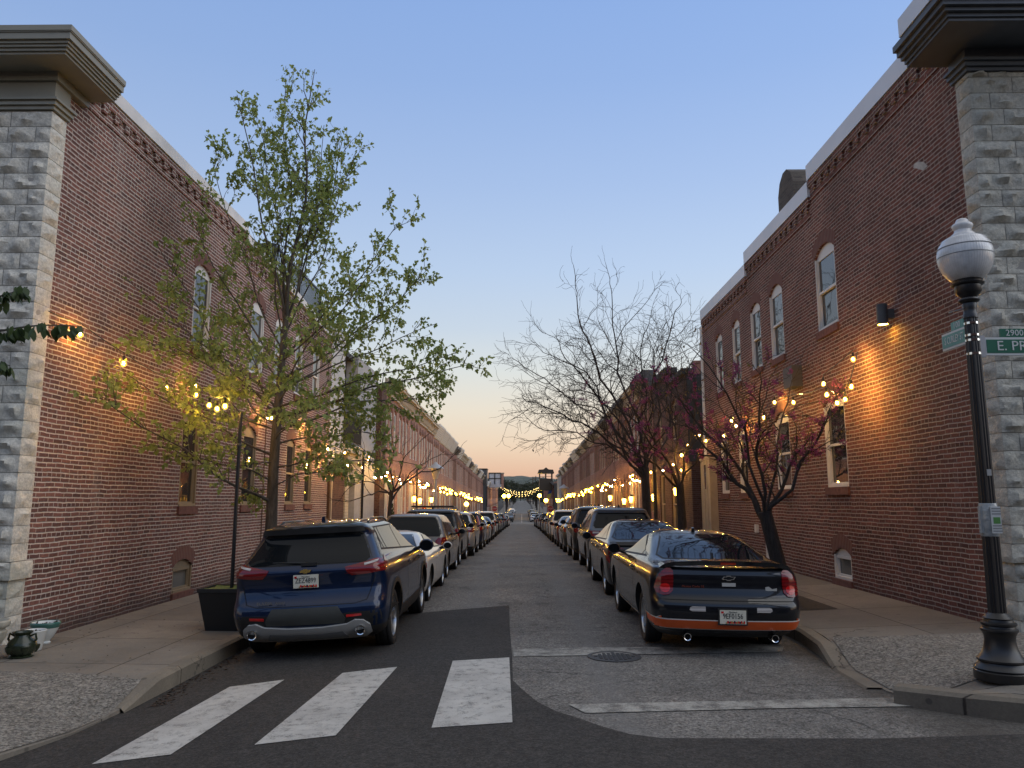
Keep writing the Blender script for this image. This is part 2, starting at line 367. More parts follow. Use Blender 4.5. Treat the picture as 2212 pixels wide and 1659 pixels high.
def slabs(name, a, b, sx, sy, ox=0.0, oy=0.0):
    t = NT(name, .9); x, y, z = t.xyz(t.pos())
    c = t.mix(t.mr(t.noise(.9, 5, .65), .32, .68), a, b); g = t.mr(t.noise(42, 4, .75), .25, .75, .8, 1.2); c = t.mix(1.0, c, t.vec(g, g, g), 'MULTIPLY')
    fx = t.m('FRACT', t.m('DIVIDE', t.m('ADD', t.m('ADD', x, 200.0), ox), sx)); fy = t.m('FRACT', t.m('DIVIDE', t.m('ADD', t.m('ADD', y, 200.0), oy), sy))
    d = t.m('MINIMUM', t.m('MULTIPLY', t.m('MINIMUM', fx, t.m('SUBTRACT', 1.0, fx)), sx), t.m('MULTIPLY', t.m('MINIMUM', fy, t.m('SUBTRACT', 1.0, fy)), sy))
    d = t.m('ADD', d, t.m('MULTIPLY', t.m('SUBTRACT', t.noise(14, 3), .5), .008))
    wn_ = t.new('TexWhiteNoise', {'Vector': t.vec(t.m('FLOOR', t.m('DIVIDE', t.m('ADD', t.m('ADD', x, 200.0), ox), sx)), t.m('FLOOR', t.m('DIVIDE', t.m('ADD', t.m('ADD', y, 200.0), oy), sy)))}, noise_dimensions='3D').outputs['Value']
    k = t.mr(wn_, 0.0, 1.0, .84, 1.12); c = t.mix(1.0, c, t.vec(k, k, k), 'MULTIPLY')
    c = t.mix(t.mr(d, .010, .004), c, (.035, .028, .022))
    st = t.mr(t.noise(2.6, 5, .7), .58, .70); c = t.mix(t.m('MULTIPLY', st, .45), c, (.07, .06, .05))
    gum = t.new('TexVoronoi', {'Scale': 2.6, 'Vector': t.pos()}).outputs['Distance']; c = t.mix(t.m('MULTIPLY', t.mr(gum, .085, .06), .6), c, (.055, .05, .045))
    cv = t.vec(t.m('ADD', x, t.m('MULTIPLY', t.noise(1.9, 4), .8)), t.m('ADD', y, t.m('MULTIPLY', t.noise(2.3, 4), .8)))
    ce = t.new('TexVoronoi', {'Scale': .5, 'Vector': cv}, feature='DISTANCE_TO_EDGE').outputs['Distance']; c = t.mix(t.m('MULTIPLY', t.mr(ce, .005, 0.0), t.mr(t.noise(.8, 2), .48, .6)), c, (.03, .025, .02))
    t.base(c); t.bump(t.m('ADD', t.mr(d, .004, .012), t.m('MULTIPLY', t.noise(70, 3), .2)), .008, .7); return t.mat
M['walk'] = slabs('pavement_concrete', (.205, .182, .15), (.142, .127, .107), 1.35, 1.55, .2, .37)
M['kerb'] = slabs('kerb_stone', (.22, .19, .145), (.145, .125, .10), 50, 1.8)
t = NT('crosswalk_paint', .75); n = t.noise(9, 5, .7); n2 = t.noise(70, 3, .8); f = t.m('ADD', t.m('MULTIPLY', n, .6), t.m('MULTIPLY', n2, .4))
t.base(t.mix(t.mr(f, .36, .50), (.13, .128, .12), t.mix(t.mr(t.noise(1.6, 5, .7), .3, .7), (.56, .55, .51), (.38, .37, .345)))); t.bump(n2, .003); M['paintw'] = t.mat
t = NT('worn_paint', .8); n = t.noise(5, 5, .7); n2 = t.noise(60, 3, .8); f = t.m('ADD', t.m('MULTIPLY', n, .6), t.m('MULTIPLY', n2, .4))
t.base(t.mix(t.mr(f, .42, .58), (.11, .105, .097), (.38, .37, .33))); t.bump(n2, .003); M['paintold'] = t.mat
M['dirt'] = plain('leaf_litter', (.05, .032, .022), .95, var=.5, scale=30)
M['earth'] = plain('soil', (.035, .028, .02), .95, var=.5, scale=20)
def leafmat(name, a, b, tr=.35):
    t = NT(name, .55); w = t.new('NewGeometry').outputs['Random Per Island']
    c = t.mix(w, a, b); t.base(c); t.set(t.b, 'Specular IOR Level', .3)
    tl = t.new('BsdfTranslucent'); t.set(tl, 'Color', c); mx = t.new('MixShader'); mx.inputs[0].default_value = tr
    t.t.links.new(t.b.outputs[0], mx.inputs[1]); t.t.links.new(tl.outputs[0], mx.inputs[2]); t.t.links.new(mx.outputs[0], t.t.nodes['Material Output'].inputs[0]); return t.mat
M['leaf'] = leafmat('spring_leaf', (.20, .265, .065), (.34, .40, .13), .45); M['leafdk'] = leafmat('dark_leaf', (.035, .06, .022), (.06, .095, .03), .2)
M['leafyel'] = leafmat('young_redbud_leaf', (.20, .17, .05), (.16, .10, .05)); M['blossom'] = leafmat('redbud_blossom', (.34, .08, .21), (.24, .05, .15), .3)
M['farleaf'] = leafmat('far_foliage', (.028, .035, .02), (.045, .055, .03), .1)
def bark(name, a, b):
    t = NT(name, .95); x, y, z = t.xyz(t.pos()); n = t.noise(1.0, 6, .7, vec=t.vec(t.m('MULTIPLY', x, 26.0), t.m('MULTIPLY', y, 26.0), t.m('MULTIPLY', z, 5.0)))
    t.base(t.mix(t.mr(n, .3, .7), a, b)); t.bump(n, .02); return t.mat
M['bark'] = bark('grey_bark', (.045, .038, .030), (.13, .115, .095)); M['barkdk'] = bark('dark_bark', (.018, .015, .013), (.055, .045, .04))
# ================================================================== ground
def kstruct(o): o['kind'] = 'structure'; return o
m = MB(); xs = [-900, -60, -8, 8, 60, 900]; ys = [-120, 0, 20, 34, 50, 79, 112, 138, 160, 205, 248, 310, 500, 700, 2600]
vs = [(x, y, zr(y)-.35) for y in ys for x in xs]
m.add(vs, [(j*6+i, j*6+i+1, (j+1)*6+i+1, (j+1)*6+i) for j in range(len(ys)-1) for i in range(5)]); kstruct(m.build('ground', M['earth']))
m = MB(); rx = [-3.95, -3.75, -2.6, -1.5, -.7, 0, .7, 1.5, 2.6, 3.5, 3.72]; ry = [8+i*1.0 for i in range(30)]+[38+4*i for i in range(30)]+[160+15*i for i in range(37)]
vs = [(x, y, zg(x, y)) for y in ry for x in rx]; n = len(rx)
m.add(vs, [(j*n+i, j*n+i+1, (j+1)*n+i+1, (j+1)*n+i) for j in range(len(ry)-1) for i in range(n-1)])
rx2 = [-60, -20, -8, -3.95, -3.75, -2.6, -1.5, 0, 1.5, 2.6, 3.72, 8, 20, 60]; ry2 = [-14, -6, -2, 2, 5, 8]; n = len(rx2)
vs = [(x, y, zg(x, y)) for y in ry2 for x in rx2]
m.add(vs, [(j*n+i, j*n+i+1, (j+1)*n+i+1, (j+1)*n+i) for j in range(len(ry2)-1) for i in range(n-1)])
kstruct(m.build('road', M['asph'], smooth=180))
# the street crossing at the far end of the block
m = MB(); m.box(-60, 60, 132.2, 139, -2.4, -2.075); kstruct(m.build('cross_street', M['asph']))
def px(pts, z=0.0): return [tuple(atZ(x, y, z))[:2] for x, y in pts]
patch = [(-4.1, 13.1)]+px([(915, 1322), (1005, 1317), (1100, 1312), (1101, 1360), (1106, 1420), (1108, 1478), (1130, 1500), (1160, 1525), (1200, 1546), (1250, 1562), (1300, 1580), (1360, 1597), (1430, 1606), (1900, 1607), (2212, 1597)])+[(9, 6.5), (13, 6.5), (13, 1), (-12, 1), (-12, 5.5), (-4.6, 5.5), (-4.3, 6.6), (-4.1, 8.5)]
kstruct(drape('road_patch', patch, zg, M['asphnew'], .010, .3))
for i, bar in enumerate([[(200, 1620), (370, 1610), (615, 1456), (497, 1464)], [(550, 1600), (725, 1590), (858, 1442), (740, 1449)], [(932, 1579), (1107, 1572), (1100, 1428), (978, 1432)]]):
    kstruct(drape('crosswalk_stripe', px(bar), zg, M['paintw'], .0155, .25))
for bar in ([(1108, 1409), (1280, 1405), (1500, 1404), (1694, 1403), (1690, 1415), (1500, 1418), (1300, 1422), (1110, 1425)], [(1228, 1531), (1450, 1526), (1700, 1521), (1965, 1515), (2003, 1530), (1978, 1535), (1700, 1539), (1500, 1544), (1265, 1550)]):
    kstruct(drape('stop_line', px(bar), zg, M['paintold'], .008, .25))
m = MB(); m.box(-.06, .06, 142, 205, 0, .0); m = MB()
for y in range(141, 204, 3): m.quad((-.06, y, zg(0, y)+.012), (.06, y, zg(0, y)+.012), (.06, y+3, zg(0, y+3)+.012), (-.06, y+3, zg(0, y+3)+.012))
kstruct(m.build('centre_line', M['paintw']))
for y in (130.6, 140.0, 206):
    m = MB(); m.quad(*[(x, yy, zg(x, yy)+.012) for x, yy in ((-3.2, y), (3.2, y), (3.2, y+.45), (-3.2, y+.45))]); kstruct(m.build('far_stop_line', M['paintold']))
# manhole
m = MB(); c = atZ(1327, 1420, .025); m.lathe([(.315, -.01), (.315, .006), (.27, .008), (.265, .002)], (c.x, c.y, zg(c.x, c.y)+.004), 32)
for i in range(-4, 5):
    for j in range(-4, 5):
        if i*i+j*j < 17: m.box(c.x+i*.055-.019, c.x+i*.055+.019, c.y+j*.055-.019, c.y+j*.055+.019, zg(c.x, c.y)+.004, zg(c.x, c.y)+.012)
tag(m.build('manhole_cover', plain('cast_iron', (.055, .052, .05), .6, .4, var=.4, scale=40)), 'round iron manhole cover lying across the worn white line', 'manhole cover')
# pavements
def zwl(x, y):
    z = zsl(x, y)
    t = min(1, max(0, (8.35-y)/.9)); w = min(1, max(0, (-3.8-x)/1.5)); return z-t*(1-w)*(z-zg(-3.75, y)-.024)
def zwr(x, y):
    z = zsr(x, y)
    if y < 10 and x < 5:
        t = min(1, max(0, (9.7-y)/.8))*min(1, max(0, (y-7.0)/.35)); w = min(1, max(0, (x-3.5)/.95)); z -= t*(1-w)*(z-zg(3.6, y)-.012)
    return z
LK = [(-3.92, 11), (-3.9, 9.0), (-3.92, 8.3), (-3.8, 7.6), (-3.86, 6.9), (-4.05, 6.2), (-4.5, 5.5), (-5.6, 4.9), (-9, 4.7), (-9, 9.9), (-6.3, 9.9), (-6.3, 11)]
kstruct(drape('sidewalk_left', LK, zwl, M['walk'], 0, .3, .3))
kstruct(drape('sidewalk_left', [(-3.92, 11), (-6.3, 11), (-6.3, 139), (-3.92, 139)], zsl, M['walk'], 0, 1.6, .3))
RK = [(3.77, 11), (6.2, 11), (6.2, 9.6), (9, 9.6), (9, 6.55), (6.5, 6.55), (5.2, 6.62), (4.5, 6.8), (3.95, 7.15), (3.62, 7.35), (3.5, 7.8), (3.52, 8.6), (3.7, 9.6), (3.77, 10.4)]
kstruct(drape('sidewalk_right', RK, zwr, M['walk'], 0, .3, .3))
kstruct(drape('sidewalk_right', [(3.77, 11), (6.2, 11), (6.2, 139), (3.77, 139)], zsr, M['walk'], 0, 1.6, .3))
aggL = px([(-60, 1453), (150, 1456), (305, 1464)], .05)+[(-3.9, 8.2), (-3.83, 7.55), (-3.89, 6.9), (-4.08, 6.25), (-4.55, 5.58), (-5.6, 4.98), (-8.5, 4.75)]
kstruct(drape('ramp_paving', aggL, zwl, M['agg'], .008, .22))
aggR = [(3.75, 9.75), (4.3, 9.72), (7.5, 9.58), (7.5, 7.95), (5.0, 7.75), (4.2, 7.6), (3.72, 7.45), (3.54, 7.8), (3.56, 8.6), (3.7, 9.4)]
kstruct(drape('ramp_paving', aggR, zwr, M['agg'], .008, .22))
def kerb(name, path, zf, w, rise=.006):
    m = MB(); n = len(path); L = []
    for i, p in enumerate(path):
        a, b = path[max(0, i-1)], path[min(n-1, i+1)]; d = V((b[0]-a[0], b[1]-a[1])).normalized(); q = (p[0]+d.y*w, p[1]-d.x*w)
        z = zf(*p)+rise; L.append([(p[0], p[1], zg(*p)-.2), (p[0], p[1], z-.03), (p[0]*.8+q[0]*.2, p[1]*.8+q[1]*.2, z), (q[0], q[1], z), (q[0], q[1], z-.2)])
    for A, B in zip(L, L[1:]):
        for k in range(4): m.quad(A[k], A[k+1], B[k+1], B[k])
    return kstruct(m.build(name, M['kerb'], smooth=40))
def dens(path, d=.6):
    out = []
    for a, b in zip(path, path[1:]):
        L = math.hypot(b[0]-a[0], b[1]-a[1]); k = max(1, int(L/d)); out += [(lerp(a[0], b[0], i/k), lerp(a[1], b[1], i/k)) for i in range(k)]
    return out+[path[-1]]
kerb('kerb', dens([(-3.76, 7.6), (-3.75, 8.3), (-3.75, 20), (-3.75, 60), (-3.75, 131)], 1.0), zwl, -.17)
kerb('kerb', dens([(3.6, 131), (3.6, 60), (3.6, 20), (3.6, 10.4), (3.53, 9.6), (3.36, 8.7), (3.33, 7.9)], .5)[0:], zwr, -.18)
kerb('kerb', dens([(3.36, 7.35), (3.8, 7.0), (4.4, 6.62), (5.2, 6.44), (6.5, 6.38), (14, 6.38)], .3), lambda x, y: zsr(x, y)-.005, -.20)
for s, z_ in ((-1, zsl), (1, zsr)):
    m = MB(); x0, x1 = (s*3.7, s*6.6)
    for y in range(139, 420, 10):
        m.quad((x0, y, z_(x0, y)), (x1, y, z_(x1, y)), (x1, y+10, z_(x1, y+10)), (x0, y+10, z_(x0, y+10))); m.quad((x0, y, z_(x0, y)), (x0, y+10, z_(x0, y+10)), (x0, y+10, zr(y+10)-.3), (x0, y, zr(y)-.3))
    kstruct(m.build('far_sidewalk', M['walk']))
pit = px([(1708, 1287), (1742, 1300), (1790, 1316), (1745, 1321), (1700, 1318)], .25); kstruct(drape('tree_pit', [(3.95, 12.0), (4.75, 12.0), (4.75, 13.6), (3.95, 13.6)], zwr, M['earth'], .006, .4))
kstruct(drape('tree_pit', [(-4.7, 12.3), (-3.95, 12.3), (-3.95, 13.8), (-4.7, 13.8)], zwl, M['earth'], .006, .4))
m = MB()
for i in range(420):
    y = 7.8+rnd.random()**1.4*6; x = -3.72+abs(rnd.gauss(0, .11))+max(0, 8.6-y)*.12; s = rnd.uniform(.010, .03); a = rnd.uniform(0, 6.3); z = zg(x, y)+.012
    m.quad((x+s*cos(a), y+s*sin(a), z), (x-s*.6*sin(a), y+s*.6*cos(a), z+s*.4), (x-s*cos(a), y-s*sin(a), z), (x+s*.6*sin(a), y-s*.6*cos(a), z+s*.2))
for i in range(60):
    x, y = rnd.uniform(-6.2, -4), rnd.uniform(7, 12); s = rnd.uniform(.008, .018); z = zwl(x, y)+.012
    m.quad((x+s, y, z), (x, y+s*.7, z+.004), (x-s, y, z), (x, y-s*.7, z+.005))
tag(m.build('leaf_litter', M['dirt']), kind='stuff')
# ================================================================== walls and windows
def arc(y0, y1, zs, rise, n=9):
    """points from (y1, zs) over the arch to (y0, zs)"""
    w = (y1-y0)/2; Rr = (w*w+rise*rise)/(2*rise); a = math.asin(min(1, w/Rr)); c = (y0+y1)/2; zc = zs+rise-Rr
    return [(c+Rr*sin(a-2*a*i/n), zc+Rr*cos(a-2*a*i/n)) for i in range(n+1)]
def hole(y0, y1, z0, zs, rise): return [(y0, z0), (y1, z0)]+(arc(y0, y1, zs, rise) if rise else [(y1, zs), (y0, zs)])
def wall_mesh(name, outer, holes, mat, X, s, jd=.13, mat2=None):
    """wall in the plane x = X, its face towards s (+1 / -1); the holes get jambs jd deep"""
    vs, fs = cdt([outer]+holes); m = MB(); m.add([(X, p.x, p.y) for p in vs], fs)
    for h in holes:
        n = len(h)
        for i in range(n):
            a, b = h[i], h[(i+1) % n]; m.quad((X, *a), (X, *b), (X-s*jd, *b), (X-s*jd, *a))
    return m.mesh(name, mat)
def add_window(par, X, s, y0, y1, z0, zs, rise, fm, pm, d=.09, sill=True, arch=True, sash=.5, fw=.055, cas=True):
    """window part in a wall opening: casing and sashes, with pane, sill and brick arch as sub-parts"""
    out = hole(y0, y1, z0, zs, rise); top = zs-.03; w0, w1 = y0+fw+.02, y1-fw-.02; zm = lerp(z0+.08, top, sash)
    m = MB(); g = [[(w0, z0+.09), (w1, z0+.09), (w1, zm-.025), (w0, zm-.025)], [(w0, zm+.025), (w1, zm+.025), (w1, top-.02), (w0, top-.02)]]
    vs, fs = cdt([out]+g); xf = X-s*d; m.add([(xf, p.x, p.y) for p in vs], fs)
    for h in g:
        for i in range(4):
            a, b = h[i], h[(i+1) % 4]; m.quad((xf, *a), (xf, *b), (xf-s*.07, *b), (xf-s*.07, *a))
    # raised casing strips and the meeting rail
    for (a, b, c, e) in ((y0, y0+.045, z0, zs), (y1-.045, y1, z0, zs)): m.box(min(xf, xf+s*.04), max(xf, xf+s*.04), a+.001, b-.001, c+.002, e)
    m.box(min(xf, xf+s*.02), max(xf, xf+s*.02), w0, w1, zm-.024, zm+.024); m.box(min(xf, xf+s*.05), max(xf, xf+s*.05), y0+.047, y1-.047, z0+.003, z0+.05)
    for a in (w0, w1-.03): m.box(min(xf-s*.032, xf-s*.012), max(xf-s*.032, xf-s*.012), a, a+.03, z0+.09, zm-.025)
    w = m.build('window', fm, par)
    m = MB(); m.quad(*[(xf-s*.018, *p) for p in g[1]]); m.quad(*[(xf-s*.034, *p) for p in g[0]]); m.build('pane', pm, w)
    if sill:
        m = MB(); m.box(min(X-s*.12, X+s*.045), max(X-s*.12, X+s*.045), y0-.03, y1+.03, z0-.15, z0-.002); m.build('sill', M['sill'], w)
    if arch and rise:
        m = MB(); a = arc(y0-.02, y1+.02, zs+.004, rise, 12); b = arc(y0-.10, y1+.10, zs+.23, rise+.03, 12)
        for i in range(12):
            q = [a[i], a[i+1], b[i+1], b[i]]; m.prism(q, lambda u, v, w_: (w_, u, v), X+s*.004, X-s*.02)
        m.build('brick_arch', M['archbrick'], w)
    return w
def ashlar(name, par, X, s, yA, yB, xEnd, z0, z1, mat, ch=.2255):
    """rock-faced stone corner: return in the plane x = X from y = yA (arris) to yB, front in the plane y = yA out to xEnd"""
    m = MB(); m.mi = 1; o = .022
    m.box(min(X-s*.30, X), max(X-s*.30, X), yA+.03, yB-.004, z0, z1); m.box(min(X-s*.02, xEnd), max(X-s*.02, xEnd), yA+.002, yA+.4, z0, z1); m.mi = 0
    nrows = int((z1-z0)/ch)
    def block(u0, u1, za, zb, fn, seed, amp):
        nu = max(3, int((u1-u0)/.045)); nv = 6; vs = []
        for j in range(nv+1):
            for i in range(nu+1):
                u = lerp(u0, u1, i/nu); v = lerp(za, zb, j/nv); e = min(i, nu-i, 2)*min(j, nv-j, 2)/4
                q = noise.noise(V((u*6.5+seed, v*8, seed*.7))); q2 = noise.noise(V((u*16+seed, v*19, seed)))
                dp = .006+min(1, e)*amp*(.55+1.1*q+.45*q2+(.35 if q > .12 else -.12)); vs.append(fn(u, v, dp))
        m.add(vs, [(j*(nu+1)+i, j*(nu+1)+i+1, (j+1)*(nu+1)+i+1, (j+1)*(nu+1)+i) for j in range(nv) for i in range(nu)])
        # edges back to the wall
        for j in (0, nv):
            for i in range(nu):
                a, b = vs[j*(nu+1)+i], vs[j*(nu+1)+i+1]; m.quad(a, b, fn(lerp(u0, u1, (i+1)/nu), lerp(za, zb, j/nv), -.03), fn(lerp(u0, u1, i/nu), lerp(za, zb, j/nv), -.03))
    for r in range(nrows+1):
        za = z0+r*ch+.004; zb = min(z0+(r+1)*ch, z1)-.004
        if zb-za < .05: continue
        prj = .05 if r == 4 else 0
        block(yA-.012-prj, yB+(.05 if r == 4 else rnd.uniform(-.012, .0)), za, zb, lambda u, v, d: (X+s*(d+.004+prj), u, v), r*3.1+X, .030)
        x = 0; L = abs(xEnd-X); k = 0
        while x < L-.02:
            w = rnd.uniform(.34, .62) if (k or r % 2) else rnd.uniform(.18, .30)
            x1 = min(L, x+w)
            block(x+(.004 if k else -.012-prj), x1-.004, za, zb, lambda u, v, d: (X-s*u, yA-d-.004-prj, v), r*7.7+k*2.3+X, .050); x = x1; k += 1
    return m.build(name, [mat, M['mortar']], par, smooth=35)
def cornice_ring(m, X, s, yA, yB, xEnd, z0, z1, o):
    """one moulding course: return along x = X from yA-o to yB, and front along y = yA, standing o proud"""
    m.box(min(X-s*.2, X+s*o), max(X-s*.2, X+s*o), yA-o, yB, z0, z1); m.box(min(X-s*.2, xEnd), max(X-s*.2, xEnd), yA-o, yA+.3, z0, z1)
# ---- corner building on the left
def dentils(m, X, s, y0, y1, zt, h=.36):
    m.box(min(X-s*.02, X+s*.045), max(X-s*.02, X+s*.045), y0, y1, zt-.13, zt); m.box(min(X-s*.02, X+s*.02), max(X-s*.02, X+s*.02), y0, y1, zt-h-.05, zt-h+.02)
    y = y0+.1
    while y < y1-.2:
        m.box(min(X-s*.02, X+s*.04), max(X-s*.02, X+s*.04), y, y+.115, zt-.26, zt-.131); m.box(min(X-s*.02, X+s*.028), max(X-s*.02, X+s*.028), y+.115, y+.22, zt-.20, zt-.131); y += .34
bl = thing('corner_building', 'red brick corner building with pale stone quoin and olive cornice behind the leafy tree', 'building', (0, 0, 0))
yS, yE = 10.22, 25.8
WL = [(14.72, 15.55, 4.86, 6.42, .17), (17.98, 18.88, 4.86, 6.48, .2), (19.8, 20.62, 4.86, 6.5, .2), (21.62, 22.34, 4.86, 6.5, .17), (23.52, 24.3, 4.86, 6.5, .17),
      (14.6, 15.4, 1.74, 3.4, .17), (17.85, 18.75, 1.74, 3.4, .2), (21.2, 22.0, 1.74, 3.4, .17), (23.05, 23.85, 1.74, 3.4, .17), (14.56, 15.42, .14, .60, .14)]
link('brick_wall', wall_mesh('brick_wall', [(yS, -.4), (yE, -.4), (yE, 7.24), (17.3, 7.86), (17.3, 8.06), (yS, 8.06)], [hole(*w) for w in WL], M['brickL'], XL, 1), bl)
for i, w in enumerate(WL):
    add_window(bl, XL, 1, *w, M['tandk'] if i > 4 else M['white'], M['paneblind'] if i in (9,) else M['pane'], sash=.5 if i != 9 else .97, sill=True, d=.045)
ashlar('stone_quoin', bl, XL, 1, 9.88, yS, -11, -.05, 7.18, M['stoneL'])
m = MB()
cornice_ring(m, XL, 1, 9.88, 10.22, -11, 7.18, 7.23, .05); cornice_ring(m, XL, 1, 9.88, 10.24, -11, 7.231, 7.29, .085); cornice_ring(m, XL, 1, 9.88, 10.26, -11, 7.291, 7.325, .12)
cornice_ring(m, XL, 1, 9.88, 10.19, -11, 7.326, 7.58, .05); cornice_ring(m, XL, 1, 9.88, 10.56, -11, 7.581, 7.70, .10)
for z0, z1, o in ((7.70, 7.735, .44), (7.735, 7.775, .47), (7.775, 7.81, .50), (7.81, 7.85, .525), (7.85, 7.94, .56), (7.94, 7.955, .575), (7.955, 8.03, .585)):
    cornice_ring(m, XL, 1, 9.80, 10.62, -11, z0+.0005, z1, o)
m.build('cornice', M['cornL'], bl)
m = MB(); dentils(m, XL, 1, 10.6, 17.3, 8.04, .34); [dentils(m, XL, 1, 17.302+2.1*i, 17.3+2.1*(i+1), 7.69-.153*i, .34) for i in range(4)]; m.build('corbel_course', M['brickL'], bl)
m = MB(); m.box(XL-.35, XL+.07, 10.2, 17.3, 8.062, 8.28); m.prism([(17.302, 7.862), (yE, 7.242), (yE, 7.44), (17.302, 8.08)], lambda u, v, w: (w, u, v), XL-.35, XL+.072); m.build('coping', M['coping'], bl)
m = MB(); m.box(-14, XL-.36, 10.3, yE, 7.0, 7.1); m.box(-14, -13.8, 10.0, yE, -.4, 7.7); m.box(-14, XL-.05, yE-.25, yE-.01, -.4, 7.2); m.box(-14, XL-.4, 9.95, 10.15, -.4, 7.7); m.build('roof', M['roof'], bl)
# roof deck railing
rl = thing('deck_railing', 'black metal railing round the roof deck on top of the red brick corner building', 'railing', (0, 0, 0))
m = MB(); ya, yb, xa = 22.6, 28.0, -7.55; zb, zt = 7.6, 9.62
m.box(xa-.03, xa+.03, ya, yb, zt-.06, zt); m.box(xa-.025, xa+.025, ya, yb, zb+.12, zb+.16); m.box(xa-2.2, xa, ya-.03, ya+.03, zt-.10, zt+.02); m.build('rail', M['black'], rl)
m = MB(); [m.box(xa-.012, xa+.012, ya+.13*i-.012, ya+.13*i+.012, zb+.14, zt-.05) for i in range(1, int((yb-ya)/.13)+1)]; [m.box(xa-.25*i-.012, xa-.25*i+.012, ya-.012, ya+.012, zb+.1, zt-.05) for i in range(1, 8)]; m.build('balusters', M['black'], rl)
for y in (ya, (ya+yb)/2, yb): m = MB(); m.box(xa-.05, xa+.05, y-.05, y+.05, 7.1, zt); m.build('post', M['black'], rl)
# ---- corner building on the right
br = thing('corner_building', 'brown brick corner building with grey stone quoin and slate cornice beside the black lamp', 'building', (0, 0, 0))
yS, yE = 9.9, 24.9
WR = [(14.2, 15.2, 5.17, 6.66, .2), (17.18, 18.1, 5.13, 6.66, .2), (18.82, 19.66, 5.13, 6.66, .18), (20.66, 21.42, 5.05, 6.66, .17), (22.5, 23.3, 5.05, 6.66, .17),
      (14.2, 15.2, 2.1, 3.66, .2), (17.18, 18.15, 2.1, 3.66, .2), (20.46, 21.24, 2.05, 3.66, .17), (22.34, 23.16, 2.05, 3.66, .17), (14.32, 15.12, .40, .84, .13), (18.6, 19.3, .40, .80, .12)]
link('brick_wall', wall_mesh('brick_wall', [(yS, -.2), (yE, -.4), (yE, 7.72), (19.8, 7.72), (19.8, 8.04), (15.2, 8.04), (15.2, 8.38), (yS, 8.38)], [hole(*w) for w in WR], M['brickR'], XR, -1), br)
for i, w in enumerate(WR): add_window(br, XR, -1, *w, M['white'], M['pane'] if i != 9 else M['paneblind'], sash=.5 if i < 9 else .97, d=.05)
ashlar('stone_quoin', br, XR, -1, 9.60, yS, 11, .2, 7.49, M['stoneR'])
m = MB()
for z0, z1, o in ((7.49, 7.54, .05), (7.541, 7.60, .09), (7.601, 7.64, .13)): cornice_ring(m, XR, -1, 9.60, 9.95, 11, z0, z1, o)
cornice_ring(m, XR, -1, 9.60, 9.93, 11, 7.641, 7.79, .06)
for z0, z1, o in ((7.79, 7.83, .60), (7.83, 7.88, .63), (7.88, 7.93, .68), (7.93, 8.0, .73), (8.0, 8.09, .78)): cornice_ring(m, XR, -1, 9.52, 9.98, 11, z0+.0005, z1, o)
m.build('cornice', M['cornR'], br)
m = MB(); dentils(m, XR, -1, 10.0, 15.2, 8.36); dentils(m, XR, -1, 15.2, 19.8, 8.02); dentils(m, XR, -1, 19.8, yE, 7.70); m.build('corbel_course', M['brickR'], br)
m = MB(); m.box(XR-.06, XR+.35, 9.75, 15.2, 8.382, 8.71); m.box(XR-.058, XR+.35, 15.201, 19.8, 8.042, 8.37); m.box(XR-.056, XR+.35, 19.801, yE, 7.722, 8.05); m.box(XR-.80, XR+.35, 8.72, 9.749, 8.092, 8.36); m.box(XR-.4, 11, 8.72, 9.7, 8.1, 8.35); m.build('coping', M['copingR'], br)
m = MB(); m.box(XR+.3, 14, 9.9, yE, 7.4, 7.5); m.box(13.8, 14, 9.8, yE, -.3, 7.5); m.box(XR+.05, 14, yE-.25, yE-.01, -.4, 7.7); m.box(XR+.4, 14, 9.7, 9.85, -.3, 7.5); m.build('roof', M['roof'], br)
# pale corner board and the tan timber bay at the far end of the right building
m = MB(); m.box(XR-.03, XR+.05, 24.9, 25.15, 2.2, 7.5); m.box(XR-.05, XR+.3, 24.5, 24.899, 7.3, 7.715) if 0 else None; m.build('corner_board', M['white'], br)
m = MB(); m.box(XR-.22, XR-.002, 23.7, 24.85, .95, 3.1); m.box(XR-.25, XR-.0, 23.65, 24.9, 3.1, 3.2); m.box(XR-.25, XR, 23.65, 24.9, .88, .95)
for y in (23.72, 24.1, 24.45, 24.8): m.box(XR-.235, XR-.2, y-.04, y+.04, .96, 3.09)
w = m.build('timber_bay', M['tan'], br); m = MB(); m.box(XR-.228, XR-.215, 24.14, 24.41, 2.2, 2.95); m.build('pane', M['pane'], w)
# chimney
ch = thing('chimney', 'arched stone chimney on the roof of the brown brick corner building', 'chimney', (0, 0, 0))
m = MB(); pf = [(17.3, 7.5), (18.35, 7.5), (18.35, 9.3), (18.2, 9.6), (17.95, 9.76), (17.7, 9.76), (17.45, 9.6), (17.3, 9.3)]
m.prism(pf, lambda u, v, w_: (w_, u, v), 6.4, 7.1); m.build('stack', brick('weathered_chimney_brick', [(.11, .10, .09), (.15, .13, .115), (.09, .08, .075)], (.2, .19, .17), hdr=False), ch)
m = MB(); m.box(6.36, 7.14, 17.27, 18.38, 8.6, 8.85); m.build('flashing', M['copingR'], ch)
